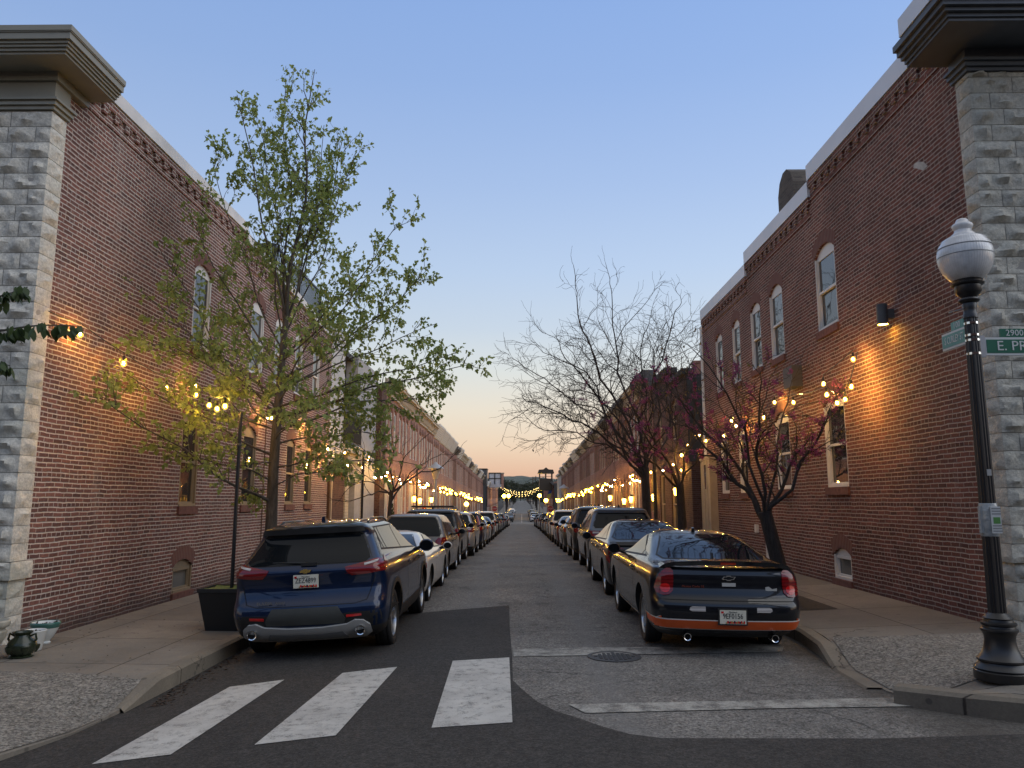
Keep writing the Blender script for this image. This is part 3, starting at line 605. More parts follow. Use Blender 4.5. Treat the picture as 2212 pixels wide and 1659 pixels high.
# wall lamp: cylinder downlight
wl = thing('wall_lamp', 'grey cylinder wall lamp shining down the brown brick wall', 'wall lamp', (XR-.17, 12.12, 4.63))
m = MB(); m.lathe([(.082, .02), (.085, 0), (.085, .33), (.08, .335), (.0, .335)], (0, 0, 0), 20, cap=False); m.box(.07, .168, -.05, .05, .10, .25); m.build('housing', M['dkgrey'], wl, 40)
m = MB(); m.lathe([(.0, .012), (.078, .012)], (0, 0, 0), 20, cap=False); m.build('bulb', emit('yellow_lamp', (1, .60, .06), 75), wl)
m = MB(); p0 = atX(1988, 357, XR-.004); pp = [(-.20, -.10), (-.06, -.11), (.06, -.03), (.20, .05), (.16, .10), (.02, .07), (-.12, -.01)]; m.quad(*[(XR-.006, p0.y+a, p0.z+b) for a, b in pp]); m.build('paint_patch', plain('pale_mortar_patch', (.45, .42, .38), .9, var=.3, scale=12), br)
m = MB(); m.tube([(XL+.03, 19.3, .1), (XL+.03, 19.3, 3.0), (XL+.03, 19.32, 4.6)], .012, 6); m.build('conduit', M['brown'], bl)
# small things fixed to the walls
m = MB(); m.box(XR-.07, XR-.002, 19.75, 19.9, 1.05, 1.25); tag(m.build('junction_box', M['white']), 'small white meter box on the brown brick wall beside the trunk', 'meter box')
m = MB(); m.box(XR-.22, XR-.003, 16.2, 16.75, 4.25, 4.7); tag(m.build('vent_hood', M['dkgrey']), 'square brown vent hood between the storeys of the brown brick wall', 'vent')
# ================================================================== cars
def crm(tab, sub=4):
    """Catmull-Rom through rows of numbers"""
    out = []
    for i in range(len(tab)-1):
        p = [tab[max(0, i-1)], tab[i], tab[i+1], tab[min(len(tab)-1, i+2)]]
        for k in range(sub):
            t = k/sub; row = []
            for a, b, c, d in zip(*p):
                v = .5*((2*b)+(c-a)*t+(2*a-5*b+4*c-d)*t*t+(3*b-a-3*c+d)*t**3); lo, hi = min(b, c), max(b, c)
                row.append(min(max(v, lo-.004), hi+.004))
            out.append(row)
    return out+[list(tab[-1])]
class Car:
    def __init__(s, rings, axles, wr, tp=.03, rr=(.20, .14), br=.09, bf=.28, clad=0, topz=9, sub=4):
        """rings: rows (z, rear y, front y, half width)"""
        s.rg = crm(rings, sub); s.axles = axles; s.wr = wr; s.clad = clad
        s.zmax = s.rg[-1][0]; zb = 1.0; N = []; m = MB()
        L = max(r[2] for r in s.rg)
        for z, yr, yf, w in s.rg:
            k = min(1, max(0, (z-.5)/(s.zmax-.5))); rc = min(lerp(rr[0], rr[1], k), w*.5); b = br*(1-.35*k)*min(1, w/.6); b2 = bf*(1-.55*k)*min(1, w/.6); rf = min(.42*(1-.5*k), w*.55)
            half = [(w-rc)*i/6 for i in range(7)]; pts = [(x, yr+b*(x/w)**2) for x in half]; y0 = pts[-1][1]
            pts += [(w-rc+rc*sin(pi/2*i/6), y0+rc*1.15*(1-cos(pi/2*i/6))) for i in range(1, 7)]
            ya = pts[-1][1]; yb = max(ya+.1, yf-b2*((w-rf)/w)**2-rf*1.2); pts += [(w, lerp(ya, yb, i/16)) for i in range(1, 17)]
            pts += [(w-rf+rf*cos(pi/2*i/6), yb+rf*1.2*sin(pi/2*i/6)) for i in range(1, 7)]
            y1 = pts[-1][1]; pts += [((w-rf)*(1-i/6), y1+b2*(((w-rf)/w)**2-((w-rf)*(1-i/6)/w)**2)) for i in range(1, 7)]
            out = []
            for x, y in pts:
                q = (y-L/2)/(L/2); f = 1-tp*abs(q)**2.5; out.append((x*f, y))
            ring = out+[(-x, y) for x, y in out[-2:0:-1]]; N.append([(x, y, z) for x, y in ring])
        n = len(N[0]); m.v = [p for r in N for p in r]
        for i in range(len(N)-1):
            z = (s.rg[i][0]+s.rg[i+1][0])/2; mi = 1 if z < clad else (3 if z > topz else 0)
            for k in range(n): m.f.append((i*n+k, i*n+(k+1) % n, (i+1)*n+(k+1) % n, (i+1)*n+k)); m.m.append(mi)
        m.f += [tuple(range(n))[::-1], tuple((len(N)-1)*n+k for k in range(n))]; m.m += [1, 3 if topz < 9 else 0]
        s.mb = m; s.bvh = BVHTree.FromPolygons(m.v, m.f)
    def prof(s, z):
        for a, b in zip(s.rg, s.rg[1:]):
            if z <= b[0]: t = (z-a[0])/max(1e-6, b[0]-a[0]); return [lerp(p, q, t) for p, q in zip(a, b)]
        return s.rg[-1]
    def body(s, pnt, root, clad=None, top=None):
        me = s.mb.mesh('body', [pnt, clad or M['blackmat'], M['dark'], top or pnt], None); o = link('body', me, None)
        c = MB()
        for y in s.axles:
            for sg in (-1, 1):
                w = s.prof(s.wr)[3]; a, b = sorted((sg*(w-.27), sg*(w+.3)))
                c.lathe([(s.wr+.055, a), (s.wr+.055, b)], (0, y, s.wr+.02), 28, 'x')
        c.m = [2]*len(c.f); co = c.build('cut', [pnt, M['blackmat'], M['dark'], pnt])
        md = o.modifiers.new('b', 'BOOLEAN'); md.object = co; md.operation = 'DIFFERENCE'; md.solver = 'EXACT'
        dg = bpy.context.evaluated_depsgraph_get(); dg.update(); nm = bpy.data.meshes.new_from_object(o.evaluated_get(dg)); o.modifiers.clear(); o.data = nm; nm.name = 'body'
        bpy.data.objects.remove(co); nm.polygons.foreach_set('use_smooth', [True]*len(nm.polygons)); nm.set_sharp_from_angle(angle=R(38)); o.parent = root; s.root = root; return o
    def panel(s, name, poly, view, mat, parent=None, off=.004, st=.06, skirt=.012, build=True):
        poly = resample(poly, st); vs, fs = cdt([poly], (st, st)); P = []
        for v in vs:
            if view == 'rear': o, d = V((v.x, -3, v.y)), V((0, 1, 0))
            elif view == 'front': o, d = V((v.x, 9, v.y)), V((0, -1, 0))
            elif view == 'R': o, d = V((3, v.x, v.y)), V((-1, 0, 0))
            elif view == 'L': o, d = V((-3, v.x, v.y)), V((1, 0, 0))
            else: o, d = V((v.x, v.y, 4)), V((0, 0, -1))
            h = s.bvh.ray_cast(o, d)
            if h[0] is None:
                h = s.bvh.find_nearest(o+d*3); P.append((h[0]+h[1]*off, h[1])); continue
            nn = h[1] if h[1].dot(d) < 0 else -h[1]; P.append((h[0]+nn*off, nn))
        m = MB(); n = len(poly); m.add([p for p, q in P], fs)
        if skirt:
            for i in range(n):
                a, b = P[i], P[(i+1) % n]; m.quad(a[0], b[0], b[0]-b[1]*skirt, a[0]-a[1]*skirt)
        return m.build(name, mat, parent or s.root, 50)
    def both(s, name, poly, mat, **k):
        return [s.panel(name, poly, 'rear', mat, **k), s.panel(name, [(-x, z) for x, z in poly], 'rear', mat, **k)]
    def rear_glass(s, zb, zt, fb=.86, ft=.88, mat=None, name='rear_window'):
        wb = s.prof(zb)[3]*fb; wt = s.prof(zt)[3]*ft; h = zt-zb
        poly = [(-wb*.93, zb), (wb*.93, zb), (wb, zb+h*.12), (lerp(wb, wt, .5), zb+h*.5), (wt, zt-h*.14), (wt*.92, zt), (-wt*.92, zt), (-wt, zt-h*.14), (-lerp(wb, wt, .5), zb+h*.5), (-wb, zb+h*.12)]
        s.panel('window_trim', [(x*1.035, zb+(z-zb)*1.05-h*.025) for x, z in poly], 'rear', M['blackmat'], off=.002)
        return s.panel(name, poly, 'rear', mat or M['cglass'], off=.005)
    def side_glass(s, zb, zt, ra, rb, fa, fb, splits, kick=0, mat=None):
        n = 6; zs = [lerp(zb, zt, i/n) for i in range(n+1)]
        rear = [(s.prof(z)[1]+lerp(ra, rb, i/n), z+(kick*(1-i/n)**2)) for i, z in enumerate(zs)]; front = [(s.prof(z)[2]-lerp(fa, fb, i/n), z) for i, z in enumerate(zs)]
        poly = rear[::-1]+front; poly = [(y, z) for y, z in poly]
        def clip(p, c, sg):
            out = []
            for i in range(len(p)):
                a, b = p[i], p[(i+1) % len(p)]; fa_, fb_ = sg*(a[0]-c), sg*(b[0]-c)
                if fa_ >= 0: out.append(a)
                if fa_*fb_ < 0: t = fa_/(fa_-fb_); out.append((lerp(a[0], b[0], t), lerp(a[1], b[1], t)))
            return out
        for sd in 'LR':
            cy_ = sum(p[0] for p in poly)/len(poly); cz = sum(p[1] for p in poly)/len(poly)
            s.panel('window_trim', [(y+(.028 if y > cy_ else -.028), z+(.02 if z > cz else -.02)) for y, z in poly], sd, M['blackmat'], off=.002, skirt=0)
            for a, b in zip(splits, splits[1:]):
                p = clip(clip(poly, a+.022, 1), b-.022, -1)
                if len(p) > 2: s.panel('side_window', p, sd, mat or M['cglass'], off=.005, skirt=0)
    def wheels(s, rim='five', dy=0, w=.215):
        key = (round(s.wr, 3), rim)
        if key not in Car.cache:
            r = s.wr; m = MB(); t = w/2; ri = r*.68
            m.lathe([(ri, -t*.80), (r*.80, -t), (r*.93, -t*.98), (r*.985, -t*.82), (r, -t*.55), (r*.992, -t*.50), (r*.992, -t*.44), (r, -t*.40), (r, -t*.03), (r*.99, 0), (r, t*.03), (r, t*.40), (r*.992, t*.44), (r*.992, t*.5), (r, t*.55), (r*.985, t*.82), (r*.93, t*.98), (r*.80, t), (ri, t*.80)], (0, 0, 0), 36, 'x', cap=False)
            a = m.mesh('wheel', M['rubber'], 40); m = MB()
            m.lathe([(ri*1.005, t*.86), (ri*.97, t*.84), (ri*.93, t*.55), (ri*.93, -t*.6)], (0, 0, 0), 32, 'x', cap=False); m.lathe([(.0, t*.62), (.055, t*.62), (.065, t*.5), (.065, 0)], (0, 0, 0), 16, 'x', cap=False)
            ns = {'five': 5, 'ten': 10, 'six': 6}[rim]
            for k in range(ns):
                for dA in ((-.13, .13) if rim == 'five' else (0,)):
                    A = 2*pi*k/ns; wa = .030 if rim == 'five' else .026
                    p0 = V((t*.55, cos(A)*.05, sin(A)*.05)); p1 = V((t*.72, cos(A+dA)*ri*.94, sin(A+dA)*ri*.94)); d = (p1-p0).normalized(); q = V((0, -d.z, d.y)).normalized()*wa
                    f = [p0-q, p0+q, p1+q*.8, p1-q*.8]; bk = [v-V((.03, 0, 0)) for v in f]; m.add(f+bk, [(0, 1, 2, 3), (4, 7, 6, 5), (0, 4, 5, 1), (1, 5, 6, 2), (2, 6, 7, 3), (3, 7, 4, 0)])
            m.mi = 1; m.lathe([(.0, -t*.2), (ri*.92, -t*.2)], (0, 0, 0), 24, 'x', cap=False)
            Car.cache[key] = (a, m.mesh('rim', [M['alloy'], M['dark']], 40))
        a, b = Car.cache[key]
        for y in s.axles:
            for sg in (-1, 1):
                o = link('wheel', a, s.root); o.location = (sg*(s.prof(s.wr)[3]-.115), y, s.wr-.004); o.rotation_euler = (0, 0, 0 if sg > 0 else pi)
                link('rim', b, o)
    cache = {}
    def mirror(s, y, z, col, sz=1.0):
        x = s.prof(z)[3]*.99
        for sg in (-1, 1):
            m = MB(); q = []
            for (yy, a, b) in ((0, .088, .070), (.025, .108, .086), (.07, .105, .082), (.12, .075, .058), (.145, .02, .016)):
                q.append([(sg*(x+.17*sz)+a*sz*cos(t)*.95, y+yy*sz, z+.07+b*sz*sin(t)) for t in [2*pi*(k+.5)/12 for k in range(12)]])
            m.v = [p for r_ in q for p in r_]
            for i in range(4):
                for k in range(12): m.f.append((i*12+k, i*12+(k+1) % 12, (i+1)*12+(k+1) % 12, (i+1)*12+k)); m.m.append(0)
            m.f += [tuple(range(12)), tuple(range(48, 60))]; m.m += [0, 0]; m.mi = 1
            m.tube([(sg*(x-.03), y+.09, z), (sg*(x+.06), y+.07, z+.03), (sg*(x+.11), y+.06, z+.05)], [.035, .03, .03], 6)
            o = m.build('mirror', [col, M['blackmat']], s.root, 50)
            g = MB(); g.v = [(sg*(x+.17*sz)+.082*sz*cos(t), y-.003, z+.07+.064*sz*sin(t)) for t in [2*pi*(k+.5)/12 for k in range(12)]]; g.f = [tuple(range(12))]; g.m = [0]; g.build('mirror_glass', M['cglass'], o)
    def seams(s, ys, z0, z1, zh=None, hc=None):
        for sd in 'LR':
            for y in ys: s.panel('door_seam', [(y, z0), (y+.012, z0), (y+.012, z1), (y, z1)], sd, M['dark'], off=.0015, st=.12, skirt=0)
            if zh:
                for y in ys[1:] if len(ys) > 2 else ys[:1]:
                    x = s.prof(zh)[3]*.985; sg = 1 if sd == 'R' else -1; m = MB(); m.tube([(sg*(x+.002), y+.05, zh), (sg*(x+.03), y+.07, zh), (sg*(x+.03), y+.2, zh+.005), (sg*(x+.002), y+.22, zh+.005)], .013, 6); m.build('door_handle', hc, s.root, 60)
    def plate(s, z, txt=None, w=.305, h=.155, frame=False, y=None, x=0):
        yy = s.prof(z)[1]-.012 if y is None else y; m = MB()
        if frame: m.mi = 1; m.box(x-w/2-.018, x+w/2+.018, yy+.001, yy+.03, z-h/2-.018, z+h/2+.016); m.mi = 0
        m.box(x-w/2, x+w/2, yy-.006, yy+.02, z-h/2, z+h/2); o = m.build('licence_plate', [M['plate'], M['blackmat']], s.root)
        if txt:
            text_obj('lettering', txt, .085, M['ink'], Matrix.Translation((x, yy-.0075, z+.008)) @ FACE_CAM, o, .80, .0012)
            text_obj('lettering', 'Maryland', .026, M['ink'], Matrix.Translation((x, yy-.0075, z+h/2-.022)) @ FACE_CAM, o, 1, .0008)
            m = MB(); rq = random.Random(3)
            for k in range(14):
                x0 = x-w*.28+k*w*.052; m.mi = (0, 1, 2, 1)[k % 4]; m.box(x0, x0+w*.055, yy-.0085, yy-.006, z-h/2+.006, z-h/2+.02+.016*abs(sin(k*1.3)))
            m.build('flag_band', [M['gold'], M['reflector'], M['ink']], o); m = MB()
            m.mi = 0; m.box(x-w/2+.014, x-w/2+.044, yy-.0085, yy-.006, z+h/2-.036, z+h/2-.014)
            m.build('month_sticker', M['reflector'], o)
        return o
    def exhaust(s, x, z, y, r=.05):
        m = MB(); m.lathe([(r*.82, .16), (r*.82, .004), (r, 0), (r, .16)], (x, y, z), 20, 'y', cap=False); m.mi = 1; m.lathe([(0, .05), (r*.83, .05)], (x, y, z), 20, 'y', cap=False); m.build('exhaust', [M['chrome'], M['dark']], s.root, 40)
    def fin(s, y, col):
        z = s.bvh.ray_cast(V((0, y, 4)), V((0, 0, -1)))[0].z-.01; m = MB(); m.prism([(y-.02, z), (y+.16, z), (y+.03, z+.075), (y-.015, z+.065)], lambda u, v, w: (w*(1-(v-z)*6), u, v), -.028, .028); m.build('antenna', col, s.root, 30)
    def rails(s, y0, y1, f=.86, mat=None):
        for sg in (-1, 1):
            pts = []
            for i in range(9):
                y = lerp(y0, y1, i/8); x = sg*s.prof(s.zmax-.05)[3]*f; h = s.bvh.ray_cast(V((x, y, 4)), V((0, 0, -1)))[0]; pts.append((x, y, h.z+(.045 if 0 < i < 8 else .0)))
            m = MB(); m.tube(pts, .016, 6); m.build('roof_rail', mat or M['black'], s.root, 60)
def bowtie(w, h): return [(-w, -h*.3), (-w*.72, h*.62), (-w*.32, h*.62), (-w*.34, h), (w*.30, h), (w*.34, h*.62), (w, h*.62), (w*.72, -h*.3*1.9), (w*.32, -h*.62), (w*.34, -h), (-w*.30, -h), (-w*.34, -h*.62), (-w*.86, -h*.62)]
def slab(name, poly, x, y, z, mat, parent, d=.008):
    m = MB(); m.prism(poly, lambda u, v, w: (x+u, y+w, z+v), -d, .004); return m.build(name, mat, parent)
# ------------------------------------------------------------------ blue SUV
SUV = [(.22, .35, 4.55, .80), (.30, .14, 4.72, .90), (.42, .045, 4.82, .945), (.55, .0, 4.86, .965), (.66, .02, 4.86, .97), (.74, .08, 4.84, .97), (.86, .13, 4.80, .97), (.97, .12, 4.66, .967), (1.06, .10, 4.15, .955), (1.13, .14, 3.70, .925), (1.20, .20, 3.42, .875), (1.34, .35, 3.08, .80), (1.47, .46, 2.78, .735), (1.53, .43, 2.62, .71), (1.58, .42, 2.45, .675), (1.62, .55, 2.25, .60), (1.655, .85, 2.05, .46), (1.67, 1.25, 1.85, .25)]
r = thing('parked_car', 'dark blue SUV parked nearest on the left beside the black planter', 'car', (-2.60, 9.58, zg(-2.60, 10.4)-.01), 0, 'cars parked along the left kerb'); r.rotation_euler = (0, R(-3.0), 0)
c = Car(SUV, (1.0, 3.86), .372, clad=.40, topz=1.535, br=.10)
c.body(PAINT['blue'], r, M['blackmat'], PAINT['black'])
c.rear_glass(1.15, 1.522, .84, .88); c.side_glass(1.16, 1.54, .55, .42, .30, .22, (0, .85, 1.02, 2.02, 3.3), kick=.12)
tl = [(.47, 1.095), (.69, 1.14), (.88, 1.185), (.945, 1.18), (.955, 1.10), (.90, 1.03), (.70, 1.005), (.55, 1.0), (.50, 1.04)]
for q in c.both('tail_light', tl, M['red'], off=.012, st=.04): pass
c.both('reversing_light', [(.70, 1.125), (.86, 1.16), (.85, 1.135), (.71, 1.10)], M['clear'], off=.0155, st=.03)
c.panel('tail_light', [(.10, 1.02), (.25, 1.06), (.60, 1.20), (.60, 1.12), (.35, 1.03)], 'R', M['red'], off=.009, st=.05)
c.panel('bumper_panel', [(-.47, .45), (.47, .45), (.49, .50), (.40, .645), (-.40, .645), (-.49, .50)], 'rear', plain('grey_plastic', (.045, .048, .044), .65), off=.010)
for sg in (-1, 1): c.panel('bumper_corner', [(sg*.40, .56), (sg*.955, .58), (sg*.96, .40), (sg*.48, .40)], 'rear', M['blackmat'], off=.003, skirt=0)
c.both('reflector', [(.50, .515), (.68, .525), (.68, .55), (.50, .543)], M['reflector'], off=.009)
c.panel('skid_bumper', [(-.78, .33), (-.70, .27), (-.55, .255), (.55, .255), (.70, .27), (.78, .33), (.77, .42), (.70, .475), (.60, .485), (.50, .44), (.2, .415), (-.2, .415), (-.50, .44), (-.60, .485), (-.70, .475), (-.77, .42)], 'rear', M['silverp'], off=.028, skirt=.04)
c.panel('skid_inset', [(-.50, .285), (.50, .285), (.44, .36), (.2, .345), (-.2, .345), (-.44, .36)], 'rear', M['grey'], off=.032, skirt=0)
for sg in (-1, 1): c.exhaust(sg*.66, .35, .06, .058)
c.plate(.955, 'ZEZ4899', y=.085); c.wheels('five'); c.mirror(3.02, 1.10, PAINT['blue'], 1.15); c.seams((1.28, 2.02, 3.16), .42, 1.12, 1.0, PAINT['blue'])
slab('emblem', bowtie(.074, .026), -.005, .09, 1.075, M['gold'], r)
text_obj('lettering', 'BLAZER', .046, M['chrome'], Matrix.Translation((-.50, .055, .715)) @ FACE_CAM, r, 1.2, .004); text_obj('lettering', 'AWD', .042, M['chrome'], Matrix.Translation((-.30, .035, .715)) @ FACE_CAM, r, 1.2, .004)
c.panel('spoiler', [(-.65, 1.525), (.65, 1.525), (.63, 1.57), (.3, 1.58), (-.3, 1.58), (-.63, 1.57)], 'rear', M['blackmat'], off=.02, skirt=.04)
c.fin(1.0, PAINT['blue']); c.rails(1.0, 2.5, 1.0, M['black'])
m = MB(); m.tube([(-.02, .185, 1.16), (-.12, .16, 1.175), (-.44, .20, 1.185)], [.02, .016, .008], 6); m.box(-.07, .12, .125, .2, 1.135, 1.175); m.build('wiper', M['blackmat'], r, 40)
for y in c.axles:
    for sd in 'LR':
        a = [(y+(c.wr+.115)*cos(t), c.wr+.02+(c.wr+.115)*sin(t)) for t in [pi*k/16 for k in range(17)]]; b = [(y+(c.wr+.05)*cos(t), c.wr+.02+(c.wr+.05)*sin(t)) for t in [pi*k/16 for k in range(16, -1, -1)]]
        c.panel('wheel_arch', a+b, sd, M['blackmat'], off=.012, st=.08)
for sd in 'LR': c.panel('side_cladding', [(1.45, .28), (3.42, .28), (3.40, .50), (1.47, .46)], sd, M['blackmat'], off=.008)
# lower tailgate crease and shut lines
c.panel('tailgate_seam', [(-.74, .70), (-.60, .665), (.60, .665), (.74, .70), (.78, .80), (.84, .99), (.835, .99), (.77, .80), (.735, .705), (.6, .672), (-.6, .672), (-.735, .705), (-.77, .80), (-.835, .99), (-.84, .99), (-.78, .80)], 'rear', M['dark'], off=.002, skirt=0)
# ------------------------------------------------------------------ black coupe
CPE = [(.20, .30, 4.7, .76), (.28, .10, 4.85, .85), (.40, .02, 4.93, .895), (.52, .0, 4.98, .915), (.61, .015, 4.98, .92), (.69, .075, 4.96, .922), (.80, .115, 4.86, .92), (.90, .12, 4.5, .91), (.97, .14, 3.9, .885), (1.015, .20, 3.5, .86), (1.045, .62, 3.3, .825), (1.10, .88, 3.12, .765), (1.20, 1.22, 2.88, .695), (1.30, 1.62, 2.62, .615), (1.355, 1.92, 2.45, .53), (1.39, 2.15, 2.32, .36)]
r = thing('parked_car', 'black coupe with orange bumper stripe and rear spoiler parked nearest on the right', 'car', (2.44, 9.32, zg(2.44, 10.4)+.0), 0, 'cars parked along the right kerb'); r.rotation_euler = (0, R(1.1), 0)
c = Car(CPE, (1.10, 3.90), .333, clad=.27, br=.10, rr=(.24, .16))
c.body(PAINT['black'], r); c.rear_glass(1.075, 1.345, .87, .93); c.side_glass(1.03, 1.33, .82, .60, .42, .25, (.5, 1.62, 3.4), kick=.06)
tl = [(-.645, .975), (-.685, 1.005), (-.735, .995), (-.80, .93), (-.84, .84), (-.855, .77), (-.835, .715), (-.77, .69), (-.70, .70), (-.655, .745), (-.645, .85)]
c.both('tail_light', tl, M['red'], off=.012, st=.04)
c.both('tail_lamp_ring', [(-.74+.055*cos(t), .775+.055*sin(t)) for t in [2*pi*k/14 for k in range(14)]], lens('bright_red_lens', (.55, .012, .012), .06), off=.017, st=.04)
c.panel('stripe', [(-.905, .330), (.905, .330), (.91, .422), (-.91, .422)], 'rear', M['orange'], off=.010); c.panel('pinstripe', [(-.91, .425), (.91, .425), (.91, .437), (-.91, .437)], 'rear', M['white'], off=.011, skirt=0)
c.panel('lower_pinstripe', [(-.91, .318), (.91, .318), (.91, .325), (-.91, .325)], 'rear', M['silverp'], off=.005, skirt=0)
for sd in 'LR':
    c.panel('stripe', [(.12, .334), (.66, .35), (.66, .434), (.12, .424)], sd, M['orange'], off=.004, skirt=0); c.panel('pinstripe', [(.12, .427), (.66, .437), (.66, .446), (.12, .436)], sd, M['white'], off=.005, skirt=0)
    c.panel('sill_pinstripe', [(1.55, .30), (3.42, .30), (3.42, .318), (1.55, .318)], sd, M['white'], off=.005, skirt=0)
c.both('reversing_light', [(.30, .528), (.455, .528), (.485, .545), (.475, .572), (.45, .582), (.30, .582)], M['clear'], off=.006)
c.plate(.475, '9EF0156', frame=True, y=-.012, x=.01); c.wheels('five'); c.mirror(2.95, 1.0, PAINT['black'], .95); c.seams((1.62, 3.15), .36, 1.0, .90, PAINT['black'])
slab('emblem', bowtie(.084, .030), 0, .105, .905, M['chrome'], r); slab('emblem_inset', bowtie(.066, .018), 0, .101, .905, PAINT['black'], r, .008)
slab('badge', [(-.08, -.02), (.08, -.02), (.08, .02), (-.08, .02)], 0, .105, .83, M['silverp'], r, .006)
text_obj('lettering', 'MC SUPERCHARGED', .016, M['ink'], Matrix.Translation((0, .0965, .83)) @ FACE_CAM, r, .9, .001) if 0 else None
text_obj('lettering', 'Monte Carlo SS', .036, plain('faded_orange', (.20, .035, .015), .4, var=0), Matrix.Translation((-.42, .122, .80)) @ FACE_CAM, r, 1.15, .003)
slab('flag_badge', [(-.06, -.02), (.075, -.02), (.075, .012), (.02, .0), (-.02, .03), (-.06, .02)], .50, .135, .785, M['silverp'], r, .006)
m = MB(); pts = [(-.80, .27, 1.00), (-.74, .20, 1.055), (-.62, .15, 1.085), (-.3, .12, 1.10), (0, .115, 1.103), (.3, .12, 1.10), (.62, .15, 1.085), (.74, .20, 1.055), (.80, .27, 1.00)]
for a, b in zip(pts, pts[1:]):
    f = lambda p: [V(p), V(p)+V((0, .24, .005)), V(p)+V((0, .24, -.03)), V(p)+V((0, .01, -.052))]
    A, B = f(a), f(b)
    for k in range(4): m.quad(A[k], B[k], B[(k+1) % 4], A[(k+1) % 4])
m.quad(*f(pts[0])); m.quad(*f(pts[-1])); sp = m.build('spoiler', PAINT['black'], r, 40)
m = MB(); m.box(-.09, .09, .105, .125, 1.060, 1.085); m.build('brake_light', lens('brake_lens', (.35, .03, .01), .03), sp)
for sg in (-1, 1): c.exhaust(sg*.51, .235, .03, .043)
c.panel('bumper_seam', [(-.86, .645), (.86, .645), (.86, .653), (-.86, .653)], 'rear', M['dark'], off=.002, skirt=0)
c.fin(2.02, PAINT['black'])
# ------------------------------------------------------------------ plainer parked cars
SED = [(.20, .28, 4.40, .76), (.28, .10, 4.53, .85), (.40, .02, 4.60, .885), (.55, .0, 4.63, .90), (.70, .03, 4.60, .902), (.82, .06, 4.48, .897), (.92, .08, 4.15, .885), (.99, .13, 3.70, .865), (1.02, .22, 3.42, .845), (1.05, .45, 3.25, .815), (1.11, .68, 3.05, .76), (1.22, 1.02, 2.80, .69), (1.32, 1.40, 2.55, .61), (1.385, 1.75, 2.35, .51), (1.415, 2.05, 2.2, .32)]
SPT = [(.18, .28, 4.0, .78), (.26, .10, 4.15, .87), (.38, .02, 4.22, .91), (.52, .0, 4.25, .93), (.66, .03, 4.24, .935), (.78, .06, 4.1, .93), (.86, .09, 3.8, .91), (.92, .15, 3.45, .87), (.98, .32, 3.15, .81), (1.05, .55, 2.9, .74), (1.14, .85, 2.65, .67), (1.23, 1.2, 2.4, .58), (1.285, 1.5, 2.2, .47), (1.31, 1.75, 2.05, .28)]
HAT = [(.20, .25, 4.35, .75), (.30, .08, 4.48, .84), (.45, .0, 4.56, .87), (.60, .0, 4.60, .88), (.75, .03, 4.57, .882), (.90, .06, 4.30, .877), (1.0, .09, 3.88, .865), (1.08, .13, 3.58, .84), (1.20, .21, 3.26, .79), (1.35, .32, 2.92, .735), (1.47, .42, 2.6, .675), (1.54, .45, 2.4, .62), (1.58, .65, 2.2, .52), (1.60, 1.0, 1.95, .32)]
BIG = [(.25, .28, 4.5, .80), (.34, .10, 4.64, .88), (.46, .02, 4.72, .92), (.62, .0, 4.76, .935), (.80, .02, 4.75, .938), (.95, .04, 4.66, .935), (1.05, .06, 4.3, .93), (1.14, .09, 3.72, .91), (1.22, .13, 3.48, .885), (1.40, .22, 3.2, .83), (1.56, .30, 2.92, .775), (1.66, .30, 2.72, .735), (1.71, .42, 2.5, .66), (1.745, .8, 2.2, .48), (1.755, 1.2, 1.9, .28)]
XUV = [(.23, .27, 4.25, .78), (.32, .10, 4.38, .86), (.44, .02, 4.46, .90), (.58, .0, 4.50, .915), (.74, .02, 4.49, .918), (.90, .05, 4.35, .915), (1.0, .08, 3.95, .905), (1.09, .12, 3.52, .88), (1.18, .19, 3.25, .845), (1.34, .32, 2.95, .785), (1.50, .44, 2.65, .72), (1.58, .44, 2.45, .675), (1.63, .6, 2.25, .57), (1.66, 1.0, 2.0, .36)]
def tail_poly(kind):
    return dict(sed=[(.52, .84), (.60, .93), (.86, .95), (.872, .88), (.84, .80), (.62, .79)], spt=[(.52, .70), (.62, .78), (.88, .79), (.89, .70), (.84, .66), (.60, .65)], hat=[(.60, .80), (.60, .95), (.66, 1.02), (.83, 1.03), (.855, .92), (.845, .80), (.75, .77)],
                big=[(.76, .78), (.76, 1.12), (.80, 1.15), (.895, 1.12), (.90, .95), (.89, .78)], xuv=[(.50, .98), (.58, 1.05), (.87, 1.06), (.89, .95), (.84, .90), (.60, .92)], tall=[(.66, .90), (.67, 1.10), (.62, 1.30), (.60, 1.48), (.655, 1.48), (.74, 1.24), (.85, 1.08), (.87, .90), (.80, .86)],
                cee=[(.50, .86), (.58, .93), (.86, .98), (.885, .90), (.875, .72), (.84, .66), (.82, .70), (.84, .82), (.80, .87), (.60, .83)])[kind]
PROTO = {}
